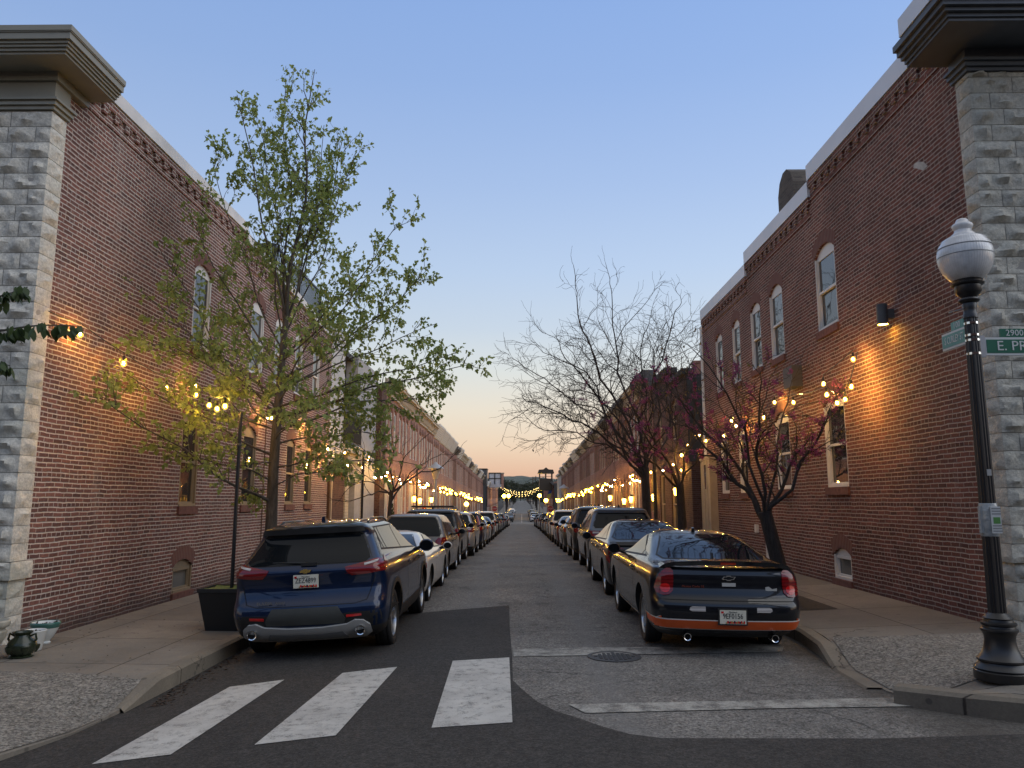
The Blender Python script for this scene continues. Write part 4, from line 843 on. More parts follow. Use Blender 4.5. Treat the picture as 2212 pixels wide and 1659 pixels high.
def proto(kind, tail, pnt, roof_rack=False, rails=False, rim='ten', spoiler=False, clad=None):
    rings, ax, wr, cl = dict(sed=(SED, (.95, 3.62), .32, .25), spt=(SPT, (.78, 3.33), .33, .22), hat=(HAT, (.85, 3.55), .315, .24), big=(BIG, (1.0, 3.8), .37, .42), xuv=(XUV, (.90, 3.56), .352, .40))[kind]
    r = empty('parked_car'); c = Car(rings, ax, wr, clad=cl, sub=3, br=.08, rr=(.2, .14))
    c.body(pnt, r)
    g = dict(sed=((1.075, 1.37, .88, .93), (1.02, 1.35, .75, .45, .42, .24, (.4, .98, 1.75, 3.3), .05)), spt=((.97, 1.25, .82, .88), (.96, 1.24, .80, .60, .45, .25, (.5, 1.55, 3.1), .07)),
             hat=((1.06, 1.50, .86, .88), (1.05, 1.51, .38, .30, .40, .22, (.2, .88, 1.78, 2.7, 3.5), .0)), big=((1.17, 1.62, .87, .90), (1.16, 1.63, .35, .22, .30, .18, (.2, 1.02, 2.0, 2.95, 3.7), 0)), xuv=((1.13, 1.53, .86, .88), (1.11, 1.55, .48, .38, .35, .22, (.3, .95, 1.72, 2.6, 3.4), .04)))[kind]
    c.rear_glass(*g[0]); a = g[1]; c.side_glass(*a[:6], a[6], kick=a[7])
    c.both('tail_light', tail_poly(tail), M['red'], off=.012, st=.05)
    if tail in ('sed', 'hat', 'xuv'): c.both('reversing_light', [(x*.8+.13, z*.3+zz) for (x, z), zz in zip([(.60, 0), (.80, 0), (.80, .14), (.60, .14)], [tail_poly(tail)[0][1]+.01]*4)], M['clear'], off=.0155, st=.05)
    pz = dict(sed=.74, spt=.55, hat=.74, big=.90, xuv=.80)[kind]; c.plate(pz)
    c.wheels(rim); my = dict(sed=2.85, spt=2.55, hat=3.0, big=3.15, xuv=2.95)[kind]; c.mirror(my, dict(sed=.98, spt=.90, hat=1.04, big=1.14, xuv=1.08)[kind], pnt, 1.0)
    ys = dict(sed=(.9, 1.78, 2.85), spt=(1.5, 2.75), hat=(.95, 1.82, 2.95), big=(1.1, 2.05, 3.15), xuv=(1.0, 1.76, 2.9))[kind]; zt = dict(sed=1.0, spt=.93, hat=1.03, big=1.13, xuv=1.08)[kind]
    c.seams(ys, .36, zt, zt-.12, pnt)
    c.panel('lower_bumper', [(-.66, .26), (.66, .26), (.70, .36), (.60, .44), (-.60, .44), (-.70, .36)], 'rear', M['blackmat'], off=.006)
    c.both('reflector', [(.62, .46), (.76, .47), (.76, .495), (.62, .485)], M['reflector'], off=.006)
    if spoiler: c.panel('spoiler', [(-.80, .965), (.80, .965), (.79, 1.01), (-.79, 1.01)] if kind == 'sed' else [(-.6, 1.51), (.6, 1.51), (.57, 1.57), (-.57, 1.57)], 'rear', pnt if kind != 'sed' else M['blackmat'], off=.04, skirt=.05)
    c.fin({'sed': 1.9, 'spt': 1.7}.get(kind, 1.0), M['blackmat'])
    if rails or roof_rack: c.rails(.75, 2.55, .98, M['black'])
    if roof_rack:
        z = c.zmax+.05; m = MB()
        for y in (.95, 1.5, 2.1): m.tube([(-.66, y, z), (.66, y, z)], .016, 6)
        m.tube([(-.66, .9, z+.01), (.66, .9, z+.01)], .03, 6); m.tube([(-.66, 2.15, z), (-.66, .9, z)], .018, 6); m.tube([(.66, 2.15, z), (.66, .9, z)], .018, 6); m.build('roof_rack', M['black'], r, 60)
    c.panel('emblem', [(.04*cos(k), zt-.10+.03*sin(k)) for k in [2*pi*i/10 for i in range(10)]], 'rear', M['chrome'], off=.006)
    return r
def repaint(o, old, new):
    for q in [o]+list(o.children_recursive):
        if q.type == 'MESH' and any(mm and mm.name == old.name for mm in q.data.materials):
            q.data = q.data.copy()
            for i, mm in enumerate(q.data.materials):
                if mm and mm.name == old.name: q.data.materials[i] = new
GL, GR = 'cars parked along the left kerb', 'cars parked along the right kerb'
def place(kind, tail, pname, side, y, label, xo=0, yaw=0, flip=False, **kw):
    key = (kind, tail, tuple(sorted(kw.items())))
    if key not in PROTO: PROTO[key] = (proto(kind, tail, PAINT[pname], **kw), pname); o = PROTO[key][0]
    else:
        src, p0 = PROTO[key]; o = copy_tree(src)
        if p0 != pname: repaint(o, PAINT[p0], PAINT[pname])
    w = dict(sed=.90, spt=.93, hat=.88, big=.94, xuv=.92)[kind]; x = (-1.70-w if side < 0 else 1.60+w)+xo
    yc = y+2.2; sl = math.atan((zr(y+3.6)-zr(y+.9))/2.7); o.location = (x, y if not flip else y+4.5, zg(x, yc)-2.2*sl*(1 if not flip else 1)); o.rotation_euler = (sl if not flip else -sl, 0, R(yaw)+(pi if flip else 0))
    if flip: o.location.z = zg(x, yc)+2.2*sl
    return tag(o, label, 'car', (GL if side < 0 else GR))
place('spt', 'spt', 'white', -1, 14.35, 'white sports coupe tucked in front of the blue SUV', -.02, rim='five')
place('hat', 'hat', 'taupe', -1, 18.75, 'taupe hatchback with clear tail lights ahead of the white sports coupe', -.10)
place('big', 'big', 'darkgrey', -1, 23.5, 'dark grey SUV with black roof rack on the left', -.16, roof_rack=True)
place('xuv', 'xuv', 'silver', -1, 28.5, 'silver crossover ahead of the roof rack SUV', -.02)
place('xuv', 'tall', 'navy', -1, 33.6, 'navy crossover with tall upright red tail lights', .04)
place('sed', 'sed', 'silver', -1, 39.6, 'silver saloon ahead of the navy crossover', .02)
place('sed', 'cee', 'darkgrey', -1, 45.6, 'dark grey saloon in the middle of the left row', .02)
place('big', 'big', 'white', -1, 52, 'tall white SUV far down the left row', .02)
place('xuv', 'xuv', 'black', -1, 59, 'black crossover just beyond the tall white SUV')
place('hat', 'hat', 'steel', -1, 66, 'steel grey hatchback far down the left row'); place('sed', 'sed', 'navy', -1, 74, 'navy saloon far down the left row')
place('xuv', 'tall', 'grey', -1, 84, 'grey crossover with tall tail lights far down the left row'); place('sed', 'sed', 'black', -1, 97, 'black saloon parked close to the left stop sign'); place('hat', 'hat', 'white', -1, 110, 'white hatchback last before the left stop sign')
place('sed', 'cee', 'darkgrey', 1, 14.65, 'charcoal saloon with hooked red tail lights right ahead of the black coupe', -.02, spoiler=True)
place('xuv', 'xuv', 'steel', 1, 19.7, 'steel grey crossover ahead of the charcoal saloon with hooked lights', .05, spoiler=True)
place('big', 'xuv', 'darkgrey', 1, 24.9, 'dark grey SUV with roof rails on the right', .02, rails=True)
place('sed', 'sed', 'darkgrey', 1, 30.4, 'low dark grey saloon ahead of the SUV with roof rails'); place('sed', 'sed', 'maroon', 1, 36, 'maroon saloon in the middle of the right row')
place('big', 'xuv', 'white', 1, 41.8, 'white SUV standing tall in the right row', -.04, rails=True); place('hat', 'hat', 'darkgrey', 1, 47.8, 'dark grey hatchback just beyond the white SUV on the right')
place('xuv', 'tall', 'beige', 1, 54, 'beige crossover with tall tail lights in the right row'); place('sed', 'sed', 'steel', 1, 61, 'steel grey saloon far down the right row'); place('xuv', 'xuv', 'navy', 1, 69, 'navy crossover far down the right row'); place('hat', 'hat', 'silver', 1, 79, 'silver hatchback far down the right row'); place('sed', 'cee', 'black', 1, 90, 'black saloon with hooked lights far down the right row')
place('xuv', 'xuv', 'grey', 1, 102, 'grey crossover parked close to the right stop sign')
far = [('big', 'big', 'darkgrey'), ('xuv', 'xuv', 'silver'), ('sed', 'sed', 'white'), ('hat', 'hat', 'silver'), ('xuv', 'tall', 'black'), ('sed', 'sed', 'grey'), ('xuv', 'xuv', 'white')]
ORD = ['first', 'second', 'third', 'fourth', 'fifth', 'sixth', 'seventh', 'eighth', 'ninth', 'tenth', 'eleventh', 'twelfth', 'thirteenth', 'fourteenth', 'fifteenth', 'sixteenth', 'seventeenth', 'eighteenth', 'nineteenth', 'twentieth']
KIND = dict(big='SUV', xuv='crossover', sed='saloon', hat='hatchback', spt='coupe')
for i, f in enumerate(far):
    kw = {}
    if f[:2] == ('big', 'big'): kw = dict(roof_rack=True)
    place(*f, -1, 143+i*8.5, f'{f[2]} {KIND[f[0]]} beyond the crossing, {ORD[i]} on the left side'.replace('darkgrey', 'dark grey'), .1, flip=(i % 2 == 0), **kw)
for i, f in enumerate([('sed', 'sed', 'white'), ('xuv', 'xuv', 'white'), ('hat', 'hat', 'silver'), ('xuv', 'xuv', 'black'), ('sed', 'sed', 'steel'), ('hat', 'hat', 'white'), ('sed', 'sed', 'beige')]):
    place(*f, 1, 143+i*8.2, f'{f[2]} {KIND[f[0]]} beyond the crossing, {ORD[i]} on the right side'.replace('darkgrey', 'dark grey'), -.05)
# ================================================================== rowhouses
HW = 4.1
def house_proto(bm_, fm, style, corn):
    """one rowhouse, front in the plane x = 0 facing +x, from y = 0 to HW, ground at z = 0"""
    r = empty('rowhouse'); hs = []
    up = [(.45, 1.27), (1.65, 2.47), (2.85, 3.67)]; z0, zs = 4.55, 6.35
    for a, b in up: hs.append((a, b, z0, zs, .22))
    lo = [(1.65, 2.47, 1.35, 3.05, .22), (2.85, 3.67, 1.35, 3.05, .22)]; hs += lo; door = (.40, 1.32, .55, 3.05, .22)
    link('wall', wall_mesh('wall', [(0, -.6), (HW, -.6), (HW, 7.5), (0, 7.5)], [hole(*w) for w in hs]+[hole(*door)], bm_, 0, 1, .16), r)
    for w in hs: add_window(r, 0, 1, *w, fm, M['pane'], d=.085, sill=False, fw=.05)
    m = MB(); y0, y1, za, zs_, rs = door; q = hole(*door); m.prism([(y, z) for y, z in q], lambda u, v, w: (w, u, v), -.16, -.12); m.mi = 0; m.box(-.12, .02, y0-.03, y0+.06, za, zs_); m.box(-.12, .02, y1-.06, y1+.03, za, zs_); m.mi = 1; m.box(-.12, -.09, y0+.12, y1-.12, za+.08, 2.5); m.mi = 2; m.box(-.118, -.10, y0+.12, y1-.12, 2.62, 3.0)
    dr = m.build('door', [fm, M['dkgrey'] if style else M['brown'], M['pane']], r); k = MB(); k.sphere((-.07, y1-.22, 1.55), .035, 8, 5); k.build('handle', M['chrome'], dr)
    m = MB(); m.box(.003, .05, -.0, HW, .0, .35)
    m.build('stone_band', M['white'] if style else M['concretew'], r)
    m = MB()
    for k_ in range(3): m.box(.051, .051+.28*(3-k_), .36, 1.36, .18*k_-.25*(k_ == 0), .18*(k_+1))
    m.build('steps', M['white'], r)
    m = MB()
    if corn == 'bracket':
        m.box(.002, .10, 0, HW, 7.02, 7.10); m.box(.002, .30, 0, HW, 7.48, 7.54); m.box(.002, .42, 0, HW, 7.541, 7.66); m.box(.002, .47, 0, HW, 7.661, 7.74); m.box(.002, .07, 0, HW, 7.101, 7.479)
        for i in range(9): y = .12+i*(HW-.24)/8; m.box(.071, .26, y-.05, y+.05, 7.14, 7.479)
        m.build('cornice', M['cream'] if style else M['dkgrey'], r)
    elif corn == 'panel':
        m.prism([(.05, 6.95), (.50, 7.85), (.50, 7.92), (-.1, 7.92), (-.1, 6.95)], lambda u, v, w: (u, w, v), 0, HW)
        for i in range(6): y = i*HW/5; m.box(.3, .53, max(0, y-.03), min(HW, y+.03), 7.925, 7.96)
        for i in range(7): z = 7.0+i*.125; m.prism([(.05+(z-6.95)*.5, z), (.075+(z-6.95)*.5, z), (.06+(z-6.90)*.5, z+.05)], lambda u, v, w: (u, w, v), .02, HW-.02)
        m.build('cornice', M['white'], r)
    else:
        m.prism([(.03, 7.1), (.45, 7.5), (.45, 7.78), (-.1, 7.78), (-.1, 7.1)], lambda u, v, w: (u, w, v), 0, HW); m.build('cornice', M['dkgrey'], r)
    m = MB(); m.box(-9, -.02, .02, HW-.02, 7.35, 7.46); m.box(-9, -8.9, .02, HW-.02, -.5, 7.35); m.box(-8.9, -.17, .0, .1, -.5, 7.35); m.box(-8.9, -.17, HW-.1, HW, -.5, 7.35); m.build('roof', M['roof'], r)
    if style != 2:
        m = MB(); m.box(-3.2, -2.5, 1.2, 1.8, 7.46, 8.5); m.box(-3.25, -2.45, 1.15, 1.85, 8.5, 8.62); m.build('chimney', bm_, r)
    return r
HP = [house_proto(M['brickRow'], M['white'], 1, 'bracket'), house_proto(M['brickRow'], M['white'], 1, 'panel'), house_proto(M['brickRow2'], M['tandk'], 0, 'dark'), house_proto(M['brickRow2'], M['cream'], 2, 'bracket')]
used_h = set()
CN = ['bracketed cornice', 'slanted white board cornice', 'dark plain cornice', 'bracketed cream cornice']
def put_house(k, side, y, z, label, group):
    o = HP[k] if k not in used_h else copy_tree(HP[k]); used_h.add(k)
    o.location = (XL, y, z) if side < 0 else (XR, y+HW, z); o.rotation_euler = (0, 0, 0 if side < 0 else pi)
    return tag(o, label, 'house', group)
nn = lambda i: ORD[i] if i < 20 else 'twenty-'+ORD[i-20]
seqL = [0, 0, 0, 0, 0, 1, 1, 1, 1, 2, 1, 0, 3, 1, 2, 3, 1, 0, 2, 1, 1, 2, 3]
for i, k in enumerate(seqL):
    y = 36.0+i*HW; put_house(k, -1, y, zr(y+2)+.18, f'orange brick rowhouse with {CN[k]}, {nn(i)} past the dark brick pier'.replace('orange', 'orange' if k < 2 else 'dark red'), 'rowhouses along the left side')
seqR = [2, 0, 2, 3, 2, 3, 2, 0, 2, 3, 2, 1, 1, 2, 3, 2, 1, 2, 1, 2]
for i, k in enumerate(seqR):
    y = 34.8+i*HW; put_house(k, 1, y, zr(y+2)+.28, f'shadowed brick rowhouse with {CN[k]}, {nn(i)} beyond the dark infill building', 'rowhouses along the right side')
for i in range(16):
    k = [1, 0, 3, 2, 0, 1, 3, 0, 2, 1, 0, 3, 2, 0, 1, 3][i]
    y = 147+i*HW; put_house(k, -1, y, zr(y+2)+.15-.5, f'left brick rowhouse past the crossing with {CN[k]}, {nn(i)} from the junction', 'rowhouses beyond the crossing on the left')
    put_house([2, 0, 1, 3][i % 4], 1, y, zr(y+2)+.2-.5, f'right brick rowhouse past the crossing with {CN[[2, 0, 1, 3][i % 4]]}, {nn(i)} from the junction', 'rowhouses beyond the crossing on the right')
# grey painted end house on the right
g = thing('end_house', 'grey painted end house at the far corner of the right row', 'house'); z = zr(122)
link('wall', wall_mesh('wall', [(116.9, z-.5), (130.5, z-.5), (130.5, z+7.6), (116.9, z+7.6)], [hole(118, 119, z+4.4, z+6, .2), hole(121.5, 122.5, z+4.4, z+6, .2), hole(118, 119, z+1.4, z+3, .2), hole(125, 126.0, z+.5, z+3, .2)], M['ltgrey'], XR, -1), g)
for a, zz in ((118, 4.4), (121.5, 4.4), (118, 1.4), (125, .5)): add_window(g, XR, -1, a, a+1, z+zz, z+(6 if zz > 4 else 3), .2, M['white'], M['pane'], sill=False, arch=False)
m = MB(); m.box(XR+.02, XR+9, 117, 130.4, z+7.2, z+7.5); m.box(XR+.02, XR+9, 130.2, 130.45, z-.5, z+7.2); m.box(XR-.25, XR+.3, 116.9, 130.6, z+7.601, z+7.9); m.build('roof', M['ltgrey'], g)
# ---- infill building on the left, behind the leafy tree
b = thing('infill_house', 'grey rendered house with white siding, iron balcony and carved stone doorway beside the alley', 'house')
def wb(name, mat, *boxes, par=None, sm=None):
    m = MB()
    for q in boxes: m.box(*q)
    return m.build(name, mat, par or b, sm)
wb('siding', plain('white_siding', (.50, .49, .46), .6), *[(XL-.32, XL-.02+.008*(i % 2), 25.86, 27.9, 3.0+.24*i, 3.235+.24*i) for i in range(20)])
wb('wall', M['ltgrey'], (XL-.6, XL-.12, 30.6, 34.7, -.3, 7.6), (XL-3, XL-1.6, 27.9, 30.6, 3.1, 7.4))
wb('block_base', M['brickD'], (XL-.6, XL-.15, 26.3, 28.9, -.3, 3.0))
wb('balcony_slab', M['concretew'], (XL-1.6, XL+.1, 27.9, 31.0, 3.62, 3.9))
m = MB(); m.box(XL+.0, XL+.05, 27.9, 30.9, 5.0, 5.06); m.box(XL+.0, XL+.05, 27.9, 30.9, 3.98, 4.03); [m.box(XL+.015, XL+.04, 27.95+.12*i, 27.975+.12*i, 4.0, 5.0) for i in range(25)]; m.build('balcony_railing', M['black'], b)
w = wb('balcony_door', M['white'], (XL-1.6, XL-1.52, 28.4, 30.2, 3.9, 6.2)); m = MB(); m.box(XL-1.525, XL-1.5, 28.55, 30.05, 4.0, 6.05); m.build('pane', M['pane'], w)
d = wb('door_surround', brick('pale_rock_brick', [(.42, .38, .30), (.50, .45, .36), (.46, .42, .34)], (.30, .27, .22), hdr=False, ch=.11, bl=.3), (XL-.6, XL-.1, 28.9, 29.5, -.3, 3.3), (XL-.6, XL-.1, 31.7, 32.3, -.3, 3.3), (XL-.6, XL-.1, 29.5, 31.7, 2.55, 3.3), (XL-.5, XL-.02, 28.8, 32.4, 3.3, 3.6))
m = MB(); m.box(XL-.55, XL-.4, 29.5, 30.55, .05, 2.5); dd = m.build('door', plain('grey_door', (.24, .26, .27), .5), b); m = MB(); m.box(XL-.402, XL-.39, 29.8, 30.3, 1.6, 2.2); m.build('pane', M['pane'], dd)
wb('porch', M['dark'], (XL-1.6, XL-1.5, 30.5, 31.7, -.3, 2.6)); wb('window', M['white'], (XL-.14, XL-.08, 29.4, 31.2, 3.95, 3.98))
wb('timber_post', M['brown'], (XL-.2, XL+.05, 25.95, 26.2, -.3, 3.05), (XL-.2, XL+.08, 25.95, 29.2, 2.9, 3.15))
wb('drainpipe', M['cream'], (XL-.1, XL+.02, 26.32, 26.42, -.2, 3.0))
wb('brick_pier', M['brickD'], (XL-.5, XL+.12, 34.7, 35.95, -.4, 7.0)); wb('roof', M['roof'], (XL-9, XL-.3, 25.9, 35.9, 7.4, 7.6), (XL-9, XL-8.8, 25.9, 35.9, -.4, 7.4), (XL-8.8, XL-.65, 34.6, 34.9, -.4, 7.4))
f = thing('iron_fence', 'low black iron fence in front of the grey house by the alley', 'fence')
m = MB(); m.box(XL+.55, XL+.58, 25.9, 28.8, 1.0, 1.04); m.box(XL+.55, XL+.58, 25.9, 28.8, .25, .28); [m.box(XL+.555, XL+.575, 25.9+.11*i, 25.92+.11*i, .1, 1.06) for i in range(27)]; m.build('panel', M['black'], f)
for y in (25.9, 27.3, 28.8): m = MB(); m.box(XL+.54, XL+.6, y-.03, y+.03, .05, 1.12); m.build('post', M['black'], f)
# ---- infill on the right, behind the bare trees
b = thing('infill_house', 'dark brick house with flat roof behind the bare trees next to the alley', 'house')
wbx = [(29.6, 30.5, 4.2, 5.6, .15), (32.6, 33.5, 4.2, 5.6, .15), (30.0, 31.0, .45, 2.9, .0), (32.4, 33.5, .45, 2.9, 0)]
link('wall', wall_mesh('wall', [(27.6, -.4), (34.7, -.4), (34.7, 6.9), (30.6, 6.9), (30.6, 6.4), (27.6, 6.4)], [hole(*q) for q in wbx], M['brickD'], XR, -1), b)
for q in wbx: add_window(b, XR, -1, *q[:4], q[4], M['tan'], M['pane'], sill=False, arch=q[4] > 0)
wb('roof', M['roof'], (XR+.02, XR+9, 27.7, 34.6, 6.2, 6.35), (XR+8.8, XR+9, 27.7, 34.6, -.4, 6.2), (XR+.02, XR+9, 27.62, 27.8, -.4, 6.38), (XR-.15, XR+.3, 27.6, 30.6, 6.401, 6.6), (XR-.2, XR+.3, 30.6, 34.7, 6.901, 7.15))
wb('gate', M['dkgrey'], (XR+.4, XR+.46, 25.0, 26.2, .2, 2.6)); wb('gate_post', M['grey'], (XR+.2, XR+.5, 26.2, 26.5, .1, 2.3))
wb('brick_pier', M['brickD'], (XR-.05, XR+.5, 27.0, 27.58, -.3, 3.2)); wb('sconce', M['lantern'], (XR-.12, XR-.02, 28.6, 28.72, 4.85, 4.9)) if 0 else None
# houses across the street behind the camera: they shade and are mirrored in the cars
b = thing('rowhouse_block', 'brick houses across the cross street seen only as reflections', 'house')
m = MB(); m.box(-30, 30, -24, -14, -.3, 9.8); m.build('wall', M['brickD'], b); m = MB(); m.box(-30, 30, -14.4, -13.7, 9.8, 10.4); m.build('cornice', M['dkgrey'], b)
for i in range(20):
    for z in (1.4, 4.8): m = MB(); m.box(-29+3*i, -28+3*i, -13.999, -13.96, z, z+1.8); m.build('window', M['grey'], b)
# ---- far rooftops
b = thing('roof_pavilion', 'dark timber roof pavilion with peaked roof above the right row at the crossing', 'pavilion'); y0 = 150
def P(x, y, Y=y0): p = at(x, y, Y); return p.x, p.z
z0 = P(1180, 1046)[1]; x0, x1 = P(1163, 1030)[0], P(1196, 1030)[0]; z1 = P(1180, 1034)[1]; z2 = P(1180, 1022)[1]; z3 = P(1180, 1014)[1]
wb('base', M['black'], (x0+.2, x1-.2, y0, y0+4, z0-1.2, z1)); [wb('post', M['black'], (x, x+.16, y, y+.16, z1, z2)) for x in (x0+.2, (x0+x1)/2-.08, x1-.36) for y in (y0, y0+3.8)]
wb('railing', M['black'], (x0+.2, x1-.2, y0+.02, y0+.08, z1+.35, z1+.43))
m = MB(); m.prism([(x0-.1, z2), (x0+.1, z3-.05), ((x0+x1)/2-.5, z3), ((x0+x1)/2, z3+.4), ((x0+x1)/2+.5, z3), (x1-.1, z3-.05), (x1+.1, z2)], lambda u, v, w: (u, w, v), y0-.3, y0+4.3); m.build('roof', M['black'], b)
b = thing('roof_shed', 'pale glazed roof room with black frame above the left row at the crossing', 'roof room'); y0 = 152
x0, x1 = P(1056, 1030, y0)[0], P(1082, 1030, y0)[0]; z0 = P(1060, 1046, y0)[1]; z1 = P(1060, 1023, y0)[1]
wb('glazing', plain('pale_glazing', (.5, .53, .58), .2), (x0, x1, y0+.1, y0+4, z0-.6, z1)); wb('frame', M['black'], (x0-.1, x1, y0, y0+.09, z1, z1+.2), (x0-.1, x1, y0, y0+.09, (z0+z1)/2, (z0+z1)/2+.16), (x0-.1, x0+.1, y0, y0+.09, z0, z1), ((x0+x1)/2-.1, (x0+x1)/2+.08, y0, y0+.09, z0, z1), (x1-.1, x1+.1, y0, y0+.09, z0, z1))
b = thing('roof_tower', 'dark roof box at the far end of the left row', 'roof box'); x0, x1 = P(1043, 1030, 131)[0], P(1052.5, 1030, 131)[0]
wb('wall', M['dkgrey'], (x0-2, x1, 129, 133, 4.5, P(1050, 1015, 131)[1])); wb('cap', M['black'], (x0-2.1, x1+.1, 128.9, 133.1, P(1050, 1015, 131)[1], P(1050, 1013, 131)[1]))
b = thing('chimney', 'pinkish brick chimney beside the glazed roof room', 'chimney'); x0, x1 = P(1083, 1030, 150)[0], P(1087, 1030, 150)[0]
wb('stack', M['brickRow'], (x0, x1+.1, 150, 150.5, 4, P(1080, 1023, 150)[1])); wb('cap', M['concretew'], (x0-.1, x1+.2, 149.9, 150.6, P(1080, 1023, 150)[1], P(1080, 1021, 150)[1]))
# ---- hill and hazy woods at the end of the street
m = MB(); prof = [(-420, 5), (-260, 14), (-150, 19), (-60, 22.5), (-35, 30), (-10, 31), (15, 30), (40, 27), (90, 22), (180, 16), (420, 6)]; nx = 160; vs = []
for j in range(9):
    for i in range(nx+1):
        x = lerp(-420, 420, i/nx); h = interp(prof, x)*sin(min(1, j/5)*pi/2)+2.2*noise.noise(V((x*.05, j*.8, 3)))+1.2*noise.noise(V((x*.17, j*1.3, 1))); vs.append((x, 830+j*28, 1.2+max(0, h)))
m.add(vs, [(j*(nx+1)+i, j*(nx+1)+i+1, (j+1)*(nx+1)+i+1, (j+1)*(nx+1)+i) for j in range(8) for i in range(nx)])
t = NT('wooded_hill', .95); n1 = t.noise(.09, 6, .75); t.base(t.ramp(n1, [(.3, (.075, .095, .08)), (.5, (.12, .14, .115)), (.7, (.18, .19, .165))])); t.bump(n1, 6, 1); kstruct(m.build('hills', t.mat))
b = thing('white_house', 'white gabled house low on the hill at the end of the street', 'house')
q = at(1111, 1046, 560); w = 560/FPX
m = MB(); m.prism([(q.x-9*w, q.z-9*w), (q.x+9*w, q.z-9*w), (q.x+9*w, q.z-1*w), (q.x+2*w, q.z+2*w), (q.x-9*w, q.z-1*w)], lambda u, v, y: (u, y, v), 560, 570); m.build('wall', M['ltgrey'], b); m = MB(); m.prism([(q.x-10*w, q.z-.8*w), (q.x+2*w, q.z+2.8*w), (q.x+10*w, q.z-.8*w), (q.x+2*w, q.z+2.0*w)], lambda u, v, y: (u, y, v), 559, 571); m.build('roof', M['grey'], b)
for x_, yt in ((1098, 1037), (1117, 1035)):
    pass
for i, (x_, yt) in enumerate(((1151, 1030), (1157.5, 1028))):
    p = at(x_, yt, 330); m = MB(); m.tube([(p.x, 330, -1), (p.x, 330, p.z)], .16, 6); m.box(p.x-1.2, p.x+1.2, 329.9, 330.1, p.z-1.1, p.z-.9); tag(m.build('utility_pole', M['brown']), ['thin', 'taller'][i]+' utility pole standing against the sunset at the street end', 'pole')
p, q = at(1110, 1038, 330), at(1157, 1031, 330); m = MB(); m.tube([lerp(p, q, i/8)-V((0, 0, 1.2*sin(pi*i/8))) for i in range(9)], .05, 4); tag(m.build('utility_cable', M['black']), 'utility cable sagging towards the taller utility pole', 'cable')
# ================================================================== trees
def bend(a, b, sag=.0, side=0, n=8, wob=.03):
    """curve from a to b, bowed up (+sag) and sideways, a little crooked"""
    d = b-a; L = d.length; s = d.cross(V((0, 0, 1))); s = s.normalized() if s.length > 1e-4 else V((1, 0, 0)); o = []
    w1, w2 = rnd.uniform(0, 6), rnd.uniform(0, 6)
    for i in range(n+1):
        t = i/n; k = sin(pi*t); o.append(a+d*t+V((0, 0, 1))*sag*L*k+s*side*L*k+(V((sin(w1+t*9), cos(w2+t*8), sin(w2+t*11)))*wob*L*k))
    return o
def along(pts, t):
    f = t*(len(pts)-1); i = min(len(pts)-2, int(f)); return lerp(pts[i], pts[i+1], f-i), (pts[i+1]-pts[i]).normalized()
def taper(r0, r1, n): return [lerp(r0, r1, (i/n)**.8) for i in range(n+1)]
LEAF = [(0, 0), (-.26, .10), (-.50, .42), (-.20, .46), (-.24, .78), (0, 1.05), (.24, .78), (.20, .46), (.50, .42), (.26, .10)]
OVAL = [(0, 0), (-.24, .25), (-.30, .5), (-.18, .8), (0, 1.08), (.18, .8), (.30, .5), (.24, .25)]
def leaf(mb, p, d, size, shape=LEAF):
    d = d.normalized(); s = d.cross(V((rnd.uniform(-1, 1), rnd.uniform(-1, 1), rnd.uniform(-1, 1)))); 
    if s.length < 1e-3: s = V((1, 0, 0))
    s.normalize(); n = s.cross(d); c = rnd.uniform(-.15, .3)
    mb.add([p+s*(u*size)+d*(v*size)+n*(abs(u)*c*size-v*v*.12*size) for u, v in shape], [tuple(range(len(shape)))])
def rv(k=1): return V((rnd.gauss(0, k), rnd.gauss(0, k), rnd.gauss(0, k)))
# ---- young maple on the left
tr = thing('maple_tree', 'young green maple tree rising from the pavement behind the blue SUV', 'tree')
T = lambda x, y, Y: at(x, y, Y)
W_ = MB(); LF = MB(); Y0 = 13.1
base = V((T(585, 1140, Y0).x, Y0, .05)); trunk = [base, lerp(base, T(586, 1130, Y0), .5), T(587, 1110, Y0), T(590, 1020, Y0), T(599, 900, Y0), T(606, 820, Y0), T(613, 740, Y0), T(618, 690, Y0)]
W_.tube(trunk, [.155, .112, .095, .088, .078, .066, .055, .050], 12, jit=.03)
limbs = []
def limb(a, b, r0, r1, sag, side=0, leafy=(.18, 1), dens_=1.0, tw=1.0):
    r0 *= .72; p = bend(a, b, sag, side, 9, .018); W_.tube(p, taper(r0, r1, 9), 6); limbs.append((p, r0, leafy, dens_, tw)); return p
mains = []
